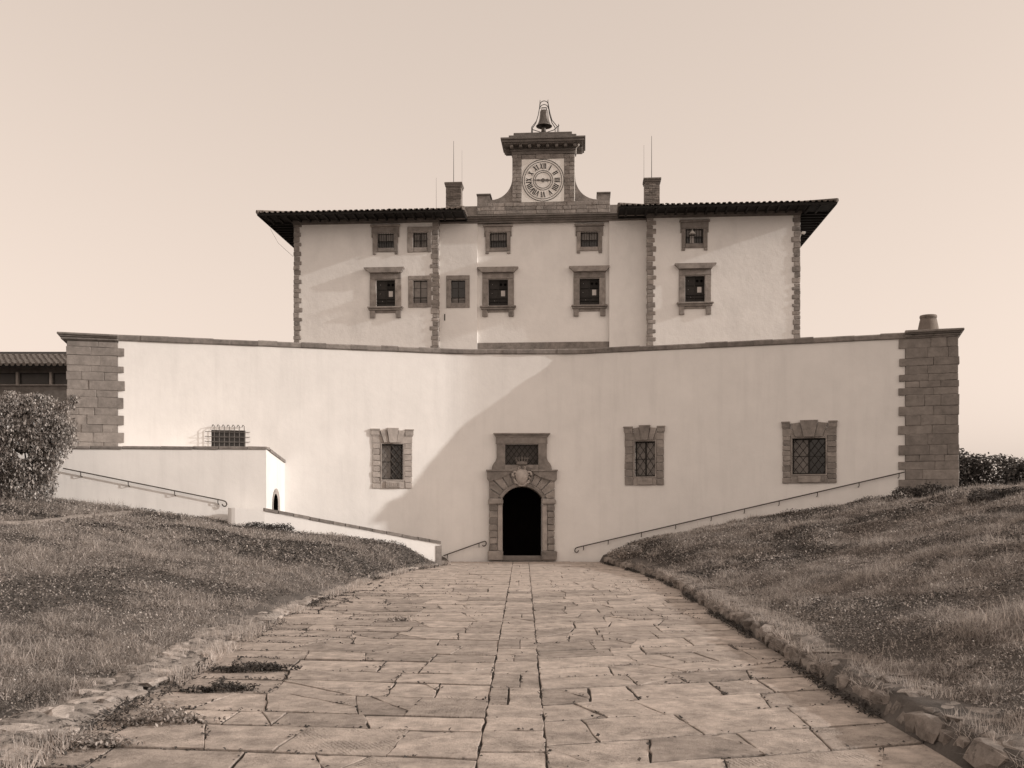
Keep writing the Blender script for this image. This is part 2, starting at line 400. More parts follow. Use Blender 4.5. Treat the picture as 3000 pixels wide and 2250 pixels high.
for side in (-1, 0, 1):
    y = 6.2 + rr.uniform(0, .4)
    ta = {-1: math.tan(R(8)), 0: 0.0, 1: math.tan(R(15))}[side]
    while y < 44.3:
        dep = rr.uniform(.72, 1.2) if side else rr.uniform(.6, 1.3)
        y2 = min(y + dep, 44.55)
        g = rr.uniform(.006, .013)
        if side == 0:
            a0, b0 = strip_x(y); a1, b1 = strip_x(y2)
            cuts = [0, 1] if rr.random() < .7 else [0, rr.uniform(.35, .65), 1]
            for c0, c1 in zip(cuts[:-1], cuts[1:]):
                p = [(a0+(b0-a0)*c0+g, y+g), (a0+(b0-a0)*c1-g, y+g+rr.uniform(-.02,.02)), (a1+(b1-a1)*c1-g, y2-g), (a1+(b1-a1)*c0+g, y2-g)]
                slabs.append((y, p))
        else:
            lim0 = abs(float(kR(y) if side > 0 else kL(y))) + .14
            s0 = strip_x(y)[1] if side > 0 else -strip_x(y)[0]
            s1 = strip_x(y2)[1] if side > 0 else -strip_x(y2)[0]
            x = s0; sl_prev = 0.0
            while x < lim0 - .05:
                w = rr.choice([rr.uniform(.5, .85), rr.uniform(.8, 1.3), rr.uniform(1.1, 1.7)])
                if lim0 - (x + w) < .45: w = lim0 - x + .02
                slant = rr.choice([rr.uniform(-.06,.06), rr.uniform(-.15,.15), rr.uniform(-.3,.3), rr.uniform(-.65,.65)]) if x + w < lim0 else 0
                slant = max(-w*.45, min(w*.45, slant))
                fx0, fx1 = x, x + w; bx0, bx1 = (x + sl_prev if x > s0 else s1), x + w + slant
                def Yb(xx, base): return min(base + ta*(xx - s0), float(wall_y(side*xx)) - .03)
                gy_ = g + rr.uniform(.014, .034)
                P = [(fx0+g, Yb(fx0, y)+gy_), (fx1-g, Yb(fx1, y)+gy_), (bx1-g, Yb(bx1, y2)-gy_), (bx0+g, Yb(bx0, y2)-gy_)]
                if P[3][1] - P[0][1] > .15 and P[2][1] - P[1][1] > .15:
                    P = [(side*a, b) for a, b in P]
                    if side < 0: P = P[::-1]
                    slabs.append((y + ta*(x - s0), P))
                x += w; sl_prev = slant
        y = y2
cut = []
for yd, P in slabs:                       # broken corners and cross breaks, each piece a stone of its own
    if yd < 30 and rr.random() < .3 and len(P) == 4 and abs(P[1][0]-P[0][0]) > .5:
        k = rr.randrange(4); a, b, c, d = [P[(k+i) % 4] for i in range(4)]
        t1, t2 = rr.uniform(.3, .8), rr.uniform(.45, .95); e = .006
        m1 = (a[0]+(b[0]-a[0])*t1, a[1]+(b[1]-a[1])*t1); m2 = (a[0]+(d[0]-a[0])*t2, a[1]+(d[1]-a[1])*t2)
        n_ = Vector((m2[1]-m1[1], m1[0]-m2[0])); n_.normalize()
        if n_.dot(Vector((a[0]-m1[0], a[1]-m1[1]))) < 0: n_ = -n_
        n_ *= e
        cut.append((yd, [a, (m1[0]+n_.x, m1[1]+n_.y), (m2[0]+n_.x, m2[1]+n_.y)])); cut.append((yd, [(m1[0]-n_.x, m1[1]-n_.y), b, c, d, (m2[0]-n_.x, m2[1]-n_.y)]))
    else: cut.append((yd, P))
slabs = cut
slabs.sort(key=lambda s: s[0])
far = MB(); cnt = 0; edges_w = []
for ydist, P in slabs:
    near = ydist < 22
    Q = []
    for i in range(len(P)): Q += jag(P[i], P[(i+1) % len(P)], 4 if near and ydist < 16 else 3 if near else 2, rr, .017 if near else .012)
    V, Fc, c = slab_mesh(Q, rr.uniform(-.007, .008), rr)
    for i in range(len(P)): edges_w.append((P[i], P[(i+1) % len(P)]))
    if cnt < 295 and c[1] < 34:
        o = MB().add(V, Fc).build('slab', 'slab', path, loc=c); cnt += 1
    else:
        far.add([(a+c[0], b+c[1], d+c[2]) for a, b, d in V], Fc)
tag(far.build('far_slabs', 'slab', path), kind='stuff')

# kerbs of rubble
from mathutils import noise as mnoise
def rock(w, d, h, seed, mt='rubble'):
    """angular field stone: squared-off sphere of 80 faces broken up with noise"""
    bm = bmesh.new(); bmesh.ops.create_icosphere(bm, subdivisions=2, radius=1.0)
    for v in bm.verts:
        c = v.co; c = Vector([math.copysign(abs(q) ** .45, q) for q in c])
        k = 1 + .42*mnoise.noise(c*1.6 + Vector((seed, 0, 0))) + .25*mnoise.noise(c*3.3 + Vector((0, seed, 0)))
        v.co = Vector((c.x*w/2*k, c.y*d/2*k, c.z*h/2*(.6 + .4*k)))
    me = bpy.data.meshes.new('stone'); bm.to_mesh(me); bm.free(); me.materials.append(M[mt]); return me
def kerb(name_label, kf, sgn, h, wid, seed, mt='rubble', mc='rubble_core'):
    r2 = random.Random(seed); V = []; q = []
    ysk = np.arange(4, 43.6, 0.09); n = 8
    for y in ysk:
        x = float(kf(y))
        for k in range(n):
            t = k/(n-1); off = [.10, .13, .18, .32, .5, .7, .88, 1.1][k]*wid; z = [-.08, h*.5, h*.86, h, h*1.0, h*.95, h*.9, h*.55][k]
            e = 0.13*float(fbm(np.array(y*2.1+k*.35), np.array(k*.9+seed), 3)) + .035*r2.uniform(-1, 1) if 0 < k else 0
            V.append((x + sgn*(off + e), y, z + e*.8))
    for i in range(len(ysk)-1):
        for k in range(n-1): q += [i*n+k, i*n+k+1, (i+1)*n+k+1, (i+1)*n+k]
    o = fast_mesh('kerb', V, q, np.full(len(q)//4, 4), mc)
    tag(o, name_label, kind='structure')
    ms = [rock(r2.uniform(.26, .40), r2.uniform(.25, .6), h*r2.uniform(.7, 1.05), seed*50+i, mt) for i in range(10)]
    ms2 = [rock(r2.uniform(.16, .36), r2.uniform(.2, .5), .12, seed*90+i, mt) for i in range(7)]
    y = 5.0; c = 0
    while y < 43:
        me = r2.choice(ms); L = 0.36
        s = bpy.data.objects.new('stone', me); col.objects.link(s); s.parent = o
        ang = math.atan2(float(kf(y+.5)) - float(kf(y-.5)), 1)
        s.location = (float(kf(y)) + sgn*(.21 + r2.uniform(-.06, .08)), y, h*.45 + r2.uniform(-.10, .03))
        s.rotation_euler = (r2.uniform(-.1, .1), r2.uniform(-.15, .15), -ang + r2.uniform(-.15, .15) + r2.choice([0, math.pi]))
        y += L * r2.uniform(.75, 1.15)
        if y < 36:
            for _ in range(1):
                s = bpy.data.objects.new('stone', r2.choice(ms2)); col.objects.link(s); s.parent = o
                yy = y + r2.uniform(-.3, .3)
                s.location = (float(kf(yy)) + sgn*r2.uniform(.36, wid*1.0), yy, h*.93 + r2.uniform(-.055, -.005)); s.rotation_euler = (r2.uniform(-.2, .2), r2.uniform(-.2, .2), r2.uniform(0, 6.3))
    return o
kerb('high rough rubble kerb along the right of the path', kR, 1, 0.28, 0.85, 2)
kerb('low flush rubble kerb along the left of the path', kL, -1, 0.10, 1.0, 4, 'rubble_pale', 'core_pale')

# ------------------------------------------------------------------ fortress wall
fort = empty('fortress_wall', (0, 44.8, 0))
OY = 44.8
tag(fort, 'long white plastered fortress wall with stone coping, corner piers and arched portal', 'wall')
zcb = ZC - 0.235
class Win: pass
def lower_plane(pxc):
    return wall_plane(pxc)
holes = []        # X0,X1,z0,z1
def wall_hole(pl, u0, u1, z0, z1):
    holes.append((pl.p[0] + u0*pl.d[0], pl.p[0] + u1*pl.d[0], z0, z1))
PD = Plane(0.46, 44.8, 0.0)                               # portal plane
pw = {}
for nm, pxc, rect in (('left', 1149, (1118, 1181, 1301, 1405)), ('mid', 1890, (1859.6, 1920, 1293, 1396)), ('right', 2370, (2321.5, 2419, 1284, 1389)), ('cage', 669, (619, 719, 1260, 1312))):
    pl = lower_plane(pxc); r_ = pl.rect(*rect); pw[nm] = (pl, r_); wall_hole(pl, *r_)
du0, du1, dz0, dz1 = PD.rect(1471.5, 1589, 1425, 1628); fu0, fu1, fz0, fz1 = PD.rect(1480, 1577, 1302, 1362)
wall_hole(PD, du0, du1, 0.0, dz1); wall_hole(PD, fu0, fu1, fz0, fz1)
xb = set(np.round(np.concatenate([np.arange(XL, -3.4, .6), np.arange(-3.4, 5, .12), np.arange(5, XR, .6)]), 4)) | {XL, XR}
zb = {-0.6, zcb} | set(np.round(np.arange(0.5, 9, 1.4), 3))
for h in holes: xb |= {h[0], h[1]}; zb |= {h[2], h[3]}
xb = sorted(xb); zb = sorted(zb); wm = MB()
def wp(x, z, v=0.0):
    a = wall_ang(x); return (x - math.sin(a)*v, float(wall_y(x)) + math.cos(a)*v - OY, z)
for i in range(len(xb)-1):
    for k in range(len(zb)-1):
        xm, zm = (xb[i]+xb[i+1])/2, (zb[k]+zb[k+1])/2
        if any(h[0] < xm < h[1] and h[2] < zm < h[3] for h in holes): continue
        wm.add([wp(xb[i], zb[k]), wp(xb[i+1], zb[k]), wp(xb[i+1], zb[k+1]), wp(xb[i], zb[k+1])], [(0,1,2,3)])
for h in holes:
    dp = 0.4 if h[2] > 0.1 else 4.5
    c = [(h[0],h[2]),(h[1],h[2]),(h[1],h[3]),(h[0],h[3])]
    for (a, b) in ((0,1),(1,2),(2,3),(3,0)):
        wm.add([wp(*c[a]), wp(*c[b]), wp(*c[b], dp), wp(*c[a], dp)], [(0,1,2,3)])
for i in range(len(xb)-1):   # top
    wm.add([wp(xb[i], zcb), wp(xb[i+1], zcb), wp(xb[i+1], zcb, 1.3), wp(xb[i], zcb, 1.3)], [(0,1,2,3)])
wm.build('plaster_face', 'plaster_low', fort, recalc=False)
# coping stones
rr = random.Random(12); x = XL
k = 0
while x < XR - .02:
    L = rr.uniform(.6, 1.15) * .97
    if XR - x - L < .4: L = XR - x
    a0, a1 = x + .002, x + L - .002
    pj = -.07 + rr.uniform(-.02, .02); b = MB(); top = ZC + rr.uniform(-.02, .02); bot = zcb + .004 + rr.uniform(-.0, .012)
    P = [wp(a0, bot, pj), wp(a1, bot, pj + rr.uniform(-.01,.01)), wp(a1, bot, 1.25), wp(a0, bot, 1.25)]
    n = 6; prof = [(pj+.02, bot), (pj, bot+.03), (pj-.005, top-.05), (pj+.035, top), (1.25, top), (1.25, bot)]
    V = [wp(a0, z, v) for v, z in prof] + [wp(a1, z + rr.uniform(-.006,.006), v + rr.uniform(-.006,.006)) for v, z in prof]
    b.add(V, [tuple(range(n)), tuple(range(2*n-1, n-1, -1))] + [(i, (i+1) % n, n+(i+1) % n, n+i) for i in range(n)])
    b.build('coping_stone', 'coping', fort)
    x += L
# corner piers
def pier(side, pxin, pxout, ztop, zbot, seed):
    x0 = XL if side < 0 else XR; y0 = float(wall_y(x0)); a = wall_ang(x0); pl = Plane(x0, y0, a)
    uo = pl.at(pxout, 1200)[0]; w = abs(uo)
    p = MB().box(-w*(side < 0) + .03, w*(side > 0) - .03, .06, 2.2, zbot - 1.2, ztop - .06).build('pier', 'ashlar_core', fort, loc=(x0, y0 - OY, 0), rotz=a)
    r2 = random.Random(seed); z = zbot - 1.0; k = 0
    while z < ztop - .12:
        h = r2.uniform(.24, .46)
        if ztop - z - h < .2: h = ztop - z
        inner = -(.235 + r2.uniform(-.03, .03)) if k % 2 == 0 else 0.012
        cuts = [inner]; t = r2.uniform(.5, .9) if k % 2 else r2.uniform(.75, 1.2)
        while t < w - .35: cuts.append(t); t += r2.uniform(.5, 1.15)
        outer = w + r2.uniform(-.025, .025); cuts.append(outer)
        for c0, c1 in zip(cuts[:-1], cuts[1:]):
            fr = -.07 + r2.uniform(-.012, .012)
            e0, e1 = c0 + .002, c1 - .002
            u0, u1 = (e0, e1) if side > 0 else (-e1, -e0)
            MB().cbox(u0, u1, fr, .5 if c0 > 0.1 else .25, z + .002, z + h - .002, b=.013, j=.007, rr=r2).build('stone_block', 'ashlar', p)
        # return face on the outer side
        u0, u1 = (w - .2, outer - .003) if side > 0 else (-outer + .003, -w + .2)
        MB().cbox(u0, u1, .52, 2.18, z + .005, z + h - .005, b=.025, j=.01, rr=r2).build('stone_block', 'ashlar', p)
        z += h; k += 1
    # moulded cap
    cp = MB(); lo, hi = (-.02, w + .18) if side > 0 else (-w - .30, .02)
    for (e, z0, z1) in ((.03, 0, .05), (.09, .052, .14), (.15, .142, .20), (.21, .202, .29)):
        cp.cbox(lo + (.18-e if side < 0 else .0), hi - (.21-e if side > 0 else 0), -.07-e, 2.3, ztop + z0, ztop + z1, b=.02, j=.012, rr=r2)
    cp.build('pier_cap', 'coping', p)
    return pl, w
plL, wL = pier(-1, 345, 196, 8.98, 2.2, 5)
plR, wR = pier(1, 2655, 2809, 9.06, 2.6, 6)
# sides and back of the fort
sb = MB()
for (x, y, sx) in ((XL - wL + .15, 43, 1), (XR + wR - .15, 42, -1)):
    sb.box(x, x + .6*sx, y - OY, 108 - OY, -.5, 9.0)
sb.box(XL - wL + .16, XR + wR - .16, 107.4 - OY, 108.1 - OY, -.5, 8.99)
sb.build('side_wall', 'plaster_low', fort)
ter = MB().hprism([(XL - wL + .4, 43.5), (-12, float(wall_y(-12)) + .9), (-2, float(wall_y(-2)) + .9), (3, float(wall_y(3)) + .9), (10, float(wall_y(10)) + .9), (XR + wR - .4, 42.8), (XR + wR - .4, 107.8), (XL - wL + .4, 107.8)], 7.2, 8.0).build('terrace', 'worn')
tag(ter, 'raised terrace behind the fortress wall', kind='structure')

# ---- windows of the fortress wall
def lattice(b, u0, u1, z0, z1, v, sp, slope, r=.012):
    """crossed diagonal bars clipped to the opening"""
    H = z1 - z0; W = u1 - u0
    for sg in (1, -1):
        c = -H/slope - W
        while c < W + H/slope + W:
            pts = []
            # line u = u0 + c + sg*(z-z0)/slope
            za, zb_ = z0, z1; 
            ua = u0 + c; ub = u0 + c + sg*H/slope
            t0, t1 = 0.0, 1.0; du = ub - ua
            for lim, s_ in ((u0, 1), (u1, -1)):
                f0 = (ua - lim)*s_; f1 = (ub - lim)*s_
                if f0 < 0 and f1 < 0: t0 = 2
                elif f0 < 0: t0 = max(t0, f0/(f0-f1))
                elif f1 < 0: t1 = min(t1, f0/(f0-f1))
            if t1 - t0 > .04:
                vv = v + (.012 if sg > 0 else -.012)
                b.tube([(ua+du*t0, vv, z0+H*t0), (ua+du*t1, vv, z0+H*t1)], r, 5)
            c += sp
def stone_window(nm, outer, ledge, bottom, matn, rows, panes, lat, seed, inscription=False, dark_right=False):
    pl, (u0, u1, z0, z1) = pw[nm]; r2 = random.Random(seed); px_mid = (outer[0]+outer[1])/2
    U0, U1, Z0, _ = pl.rect(outer[0], outer[1], ledge[2], bottom)
    L0, L1, Lz0, Lz1 = pl.rect(ledge[0], ledge[1], ledge[2], ledge[3])
    mid = (u0+u1)/2
    sash = MB(); s = .05; vv = .22
    sash.box(u0, u0+s, vv, vv+.06, z0, z1); sash.box(u1-s, u1, vv, vv+.06, z0, z1)
    sash.box(u0+s, u1-s, vv, vv+.06, z0, z0+s); sash.box(u0+s, u1-s, vv, vv+.06, z1-s, z1); sash.box(mid-.035, mid+.035, vv-.002, vv+.058, z0+s, z1-s)
    sash.box(u0+s, mid-.035, vv+.01, vv+.05, (z0+z1)/2-.015, (z0+z1)/2+.015); sash.box(mid+.035, u1-s, vv+.01, vv+.05, (z0+z1)/2-.015, (z0+z1)/2+.015)
    w = sash.build('window', 'wood', fort, loc=(pl.p[0], pl.p[1]-OY, 0), rotz=pl.a)
    for k, (a, b) in enumerate(((u0+s, mid-.035), (mid+.035, u1-s))):
        MB().box(a, b, vv+.025, vv+.035, z0+s, z1-s).build('pane', panes[k], w)
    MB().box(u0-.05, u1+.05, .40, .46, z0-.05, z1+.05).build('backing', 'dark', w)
    g = MB(); lattice(g, u0, u1, z0, z1, .10, lat[0], lat[1], .0125); g.build('grille', 'iron' if matn == 'stone' else 'iron_light', w)
    fw = .055                                   # inner moulding
    f = MB()
    for (a, b, c, d) in ((u0-fw, u0, z0-fw, z1+fw), (u1, u1+fw, z0-fw, z1+fw), (u0, u1, z1, z1+fw), (u0, u1, z0-fw, z0)):
        f.box(a, b, -.075, .14, c, d)
    f.build('inner_frame', matn, w)
    # jamb stones
    n = rows; top = Lz0 - .30
    for sgn, (a, b) in ((-1, (U0, u0-fw-.004)), (1, (u1+fw+.004, U1))):
        zz = Z0; hs = [r2.uniform(.85, 1.15) for _ in range(n)]; tot = sum(hs)
        for hh in hs:
            h = hh/tot*(top - Z0); pr = -.06 + r2.uniform(-.012, .012)
            MB().cbox(a + r2.uniform(-.012,.012), b, pr, .1, zz+.006, zz+h-.006, b=.016, j=.007, rr=r2).build('jamb_stone', matn, w); zz += h
    # apron
    a, b = u0-fw, u1+fw; z_ = z0-fw-.005
    MB().cbox(a, b, -.05, .1, Z0, z_, b=.01, j=.003, rr=r2).build('apron_stone', matn, w)
    c0, c1 = mid-(b-a)*.30, mid+(b-a)*.32
    ap = MB().cbox(c0, c1, -.12, -.052, Z0+.02, z_-.02, b=.02, j=.01, rr=r2)
    if inscription:                              # worn raised lettering, only strokes are left
        nst = 11
        for i in range(nst):
            xx = c0 + .05 + (c1-c0-.1)*i/(nst-1); hh = (z_-Z0)*r2.uniform(.28, .36); zc = (z_+Z0)/2
            if i in (2, 5, 8): ap.lathe([(.028, -.008), (.04, -.008), (.04, .008), (.028, .008)], (0,0,0), 10) if False else ap.tube([(xx+.035*math.cos(t), -.135, zc+hh*.8*math.sin(t)) for t in np.linspace(.4, 5.6, 9)], .011, 4)
            else: ap.cbox(xx-.013, xx+.013, -.142, -.121, zc-hh, zc+hh, b=.004)
    ap.build('carved_block', 'stone_pale' if inscription else matn, w)
    # flat arch: keystone, two voussoirs, side stones, ledge pieces
    zb0, zt = z1+fw+.004, Lz1
    kw0, kw1 = (u1-u0)*.16, (u1-u0)*.27
    vw0, vw1 = (u1-u0)*.40, (u1-u0)*.55
    def wedge(pa, v0, name, nm_=matn):
        MB().prism(pa, v0, .1).build(name, nm_, w)
    wedge([(mid-kw0, zb0), (mid+kw0, zb0), (mid+kw1, zt+.04), (mid-kw1, zt+.04)], -.18, 'keystone')
    wedge([(mid-vw0, zb0), (mid-kw0-.012, zb0), (mid-kw1-.012, zt-.05), (mid-vw1-.02, zt-.09)], -.13, 'voussoir')
    wedge([(mid+kw0+.012, zb0), (mid+vw0, zb0), (mid+vw1+.02, zt-.09), (mid+kw1+.012, zt-.05)], -.13, 'voussoir')
    tp = Lz0-.006
    f_ = (tp - zb0)/(zt-.09 - zb0)
    wedge([(U0, top), (u0-fw, top), (u0-fw, zb0), (mid-vw0-.012, zb0), (mid-vw0-(vw1+.02-vw0)*f_-.012, tp), (U0, tp)], -.062, 'lintel_stone')
    wedge([(U1, top), (U1, tp), (mid+vw0+(vw1+.02-vw0)*f_+.012, tp), (mid+vw0+.012, zb0), (u1+fw, zb0), (u1+fw, top)], -.062, 'lintel_stone')
    for a, b in ((L0, mid-vw1-.035), (mid+vw1+.035, L1)):
        led = MB(); s1 = 1 if a < mid and a == L0 else 0
        led.box(a+.04*s1, b-.04*(1-s1), -.08, .08, Lz0, Lz0+.05); led.box(a+.02*s1, b-.02*(1-s1), -.095, .08, Lz0+.052, Lz1-.055); led.box(a, b, -.125, .08, Lz1-.053, Lz1)
        led.build('ledge', matn, w)
    return w
stone_window('left', (1091, 1207), (1085, 1211.5, 1257, 1278), 1431, 'stone_pale', 8, ('pane_pale', 'glass'), (.27, 1.25), 21, True)
stone_window('mid', (1831, 1945), (1827, 1949, 1249, 1268), 1422, 'stone', 6, ('pane_pale', 'pane_pale'), (.30, 1.5), 22)
stone_window('right', (2292.5, 2451), (2289, 2454, 1234, 1255), 1416, 'stone', 9, ('pane_pale', 'glass'), (.30, 1.3), 23)
# caged window above the stair block
pl, (u0, u1, z0, z1) = pw['cage']
sash = MB(); s = .06; mid = u0 + (u1-u0)*.52
for a, b, c, d in ((u0, u0+s, z0, z1), (u1-s, u1, z0, z1), (mid-.06, mid+.06, z0, z1), (u0+s, mid-.06, z1-s, z1), (mid+.06, u1-s, z1-s, z1), (u0+s, mid-.06, z0, z0+s), (mid+.06, u1-s, z0, z0+s)): sash.box(a, b, .2, .26, c, d)
w = sash.build('window', 'wood', fort, loc=(pl.p[0], pl.p[1]-OY, 0), rotz=pl.a)
MB().box(u0+s, mid-.06, .225, .235, z0+s, z1-s).build('pane', 'glass', w); MB().box(mid+.06, u1-s, .225, .235, z0+s, z1-s).build('pane', 'glass', w)
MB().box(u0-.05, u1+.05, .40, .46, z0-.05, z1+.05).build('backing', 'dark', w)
for i in range(7):
    uu = u0 + .12 + (u1-u0-.17)*i/6
    MB().tube([(uu-.09, -.02, z1+.13), (uu-.05, -.22, z1+.2), (uu, -.30, z1+.15), (uu, -.30, z0-.05), (uu-.06, -.02, z0-.05)], .016, 5).build('bar', 'iron_light', w)
for i in range(4):
    zz = z0 + .02 + (z1-z0-.15)*i/3*1.05
    MB().tube([(u0-.24, -.02, zz+.03), (u0-.16, -.335, zz), (u1+.1, -.335, zz), (u1+.18, -.02, zz+.03)], .014, 5).build('bar', 'iron_light', w)

# ---- portal
por = MB()
por.box(du0, du1, 0.0+.9, 4.4, -.1, .03)
por = por.build('portal', 'stone_dark', fort, loc=(PD.p[0], 0, 0))
def pr(x0, x1, y0, y1): return PD.rect(x0, x1, y0, y1)
rr = random.Random(31)
MB().box(du0-.2, du1+.2, 2.2, 2.3, -.05, dz1+.2).build('doorway_shade', 'dark', por)  # near-black sheet across the tunnel, painted for the shade inside the doorway
MB().cbox(du0-.02, du1+.02, -.10, .5, 0.01, .235, b=.02, j=.008).build('threshold', 'stone_dark', por)
for sgn in (-1, 1):
    X0, X1 = (1433, 1471.5) if sgn < 0 else (1589, 1624.5)
    a, b, _, _ = pr(X0, X1, 1478, 1613); _, _, zj0, zj1 = pr(X0, X1, 1478, 1613.6)
    inn = (b - .21, b) if sgn < 0 else (a, a + .21)
    out = (a, b - .215) if sgn < 0 else (a + .215, b)
    MB().cbox(inn[0], inn[1], -.16, .3, zj0, zj1, b=.02, j=.004).build('inner_jamb', 'stone_pale', por)
    z = zj0; n = 7
    for i in range(n):
        h = (zj1-zj0)/n
        MB().cbox(out[0], out[1], -.20 + rr.uniform(-.02,.02), .2, z+.006, z+h-.006, b=.03, j=.01, rr=rr).build('jamb_stone', 'stone', por); z += h
    a, b, c, d = pr(*((1429, 1474) if sgn < 0 else (1586.5, 1631)), 1613.6, 1642)
    MB().cbox(a, b, -.30, .25, c, d-.003, b=.05, j=.015, rr=rr).build('plinth', 'stone', por)
    a, b, c, d = pr(*((1430, 1474) if sgn < 0 else (1586.5, 1628)), 1461, 1478)
    cap = MB().cbox(a, b, -.27, .25, c+.003, d, b=.05, j=.012, rr=rr); cap.build('impost', 'stone', por)
# arch: segmental ring and voussoirs
uc = (du0+du1)/2; hw = (du1-du0)/2; _, zs = PD.at(1530, 1460); _, zt = PD.at(1530, 1425); rise = zt - zs
Ra = (hw*hw + rise*rise)/(2*rise); zc0 = zt - Ra; ha = math.asin(hw/Ra)
ring = MB(); n = 14; P = []
for i in range(n+1):
    t = -ha + 2*ha*i/n; P.append((math.sin(t), math.cos(t)))
V = []; Fc = []
for sx, cz in P:
    for (r_, v) in ((Ra, .3), (Ra, -.17), (Ra+.10, -.19), (Ra+.16, -.15), (Ra+.16, .1)): V.append((uc+sx*r_, v, zc0+cz*r_))
for i in range(n):
    for k in range(4): Fc.append((i*5+k, i*5+k+1, (i+1)*5+k+1, (i+1)*5+k))
ring.add(V, Fc + [(0,1,2,3,4), tuple(n*5+k for k in (4,3,2,1,0))]); ring.build('arch_moulding', 'stone', por)
# spandrel soffit so that the flat top of the opening follows the arch
spn = MB(); V = []; Fc = []
for sx, cz in P: V += [(uc+sx*Ra, .02, zc0+cz*Ra), (uc+sx*Ra, .02, zt+.4), (uc+sx*Ra, 4.4, zc0+cz*Ra)]
for i in range(n): Fc += [(i*3, i*3+1, (i+1)*3+1, (i+1)*3), (i*3, (i+1)*3, (i+1)*3+2, i*3+2)]
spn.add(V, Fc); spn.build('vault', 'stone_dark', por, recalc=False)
U0, U1, _, zA = pr(1433, 1624.5, 1406, 1461); _, zcap = PD.at(1530, 1461)
r1 = Ra + .165
def outer_pt(t):
    # meets the rectangle U0..U1, top following the architrave
    sx, cz = math.sin(t), math.cos(t); ztop = zA + .55 - .55*min(1, abs(sx)*1.05)
    r_ = 9
    if abs(sx) > 1e-3: r_ = min(r_, ((U1-uc) if sx > 0 else (uc-U0))/abs(sx))
    lo = r1
    while lo < r_ and zc0 + lo*cz < zA + .62*(1 - min(1, abs(lo*sx)/(U1-uc))**1.3): lo += .01
    return (uc + sx*lo, zc0 + cz*lo)
nv = 11; ts = [-1.02*ha*1.12 + 2*1.02*ha*1.12*i/nv for i in range(nv+1)]
for i in range(nv):
    if i == nv//2: continue
    t0, t1 = ts[i]+.013, ts[i+1]-.013; tm = (t0+t1)/2
    p = [(uc+math.sin(t)*r1, zc0+math.cos(t)*r1) for t in (t0, tm, t1)] + [outer_pt(t) for t in (t1, tm, t0)]
    p = [(x, max(z, zcap+.01)) for x, z in p]
    MB().prism(p, -.17 + rr.uniform(-.015,.015), .08).build('voussoir', 'stone', por)
for sgn in (-1, 1):                                        # corner blocks over the imposts
    tl = ts[0] if sgn < 0 else ts[-1]; e = U0 if sgn < 0 else U1
    p0 = (uc+math.sin(tl)*r1, max(zcap+.01, zc0+math.cos(tl)*r1)); p1 = outer_pt(tl)
    MB().prism([(e, zcap+.01), (p0[0], zcap+.01), p0, p1, (e, p1[1])], -.165, .08).build('voussoir', 'stone', por)
# architrave wings with climbing underside
for sgn in (-1, 1):
    px = [(1427, 1381), (1427, 1404), (1433, 1411), (1452, 1406), (1474, 1398), (1494, 1388), (1501, 1381)]
    if sgn > 0: px = [(3058 - x, y) for x, y in px]
    MB().prism([PD.at(x, y) for x, y in px], -.24, .08).build('architrave', 'stone', por)
    px = [(1424.5, 1376.5), (1424.5, 1380.7), (1501, 1380.7), (1503, 1376.5)]
    if sgn > 0: px = [(3058 - x, y) for x, y in px]
    MB().prism([PD.at(x, y) for x, y in px], -.29, .08).build('fillet', 'stone', por)
# upper frame with concave shoulders
for sgn in (-1, 1):
    px = [(1480, 1300), (1480, 1376), (1440.5, 1376), (1442, 1366), (1446, 1358), (1452, 1351), (1455, 1342), (1455, 1300)]
    if sgn > 0: px = [(3057 - x, y) for x, y in px]
    MB().prism([PD.at(x, y) for x, y in px], -.13, .1).build('upright', 'stone', por)
a, b, c, d = pr(1480, 1577, 1362, 1376); MB().box(a+.004, b-.004, -.125, .1, c, d).build('sill', 'stone', por)
a, b, c, d = pr(1452.5, 1603.5, 1274, 1301); MB().cbox(a, b, -.15, .1, c+.004, d, b=.008).build('lintel', 'stone', por)
cor = MB()
for i, (e0, y0, y1, v) in enumerate(((1451, 1277, 1281, -.19), (1448.5, 1273.2, 1276.8, -.25), (1445.6, 1269.8, 1273, -.31))):
    a, b, c, d = pr(e0, 3057-e0, y0, y1); cor.cbox(a, b, v, .08, c, d, b=.012, j=.004, rr=rr)
cor.build('cornice', 'stone', por)
fw = MB(); lattice(fw, fu0, fu1, fz0, fz1, .06, .24, 1.3, .014); fw.build('grille', 'iron', por)
MB().box(fu0-.02, fu1+.02, .2, .21, fz0-.02, fz1+.02).build('pane', mat('fanlight_pane', sep(.10), .3, 2, .2), por)
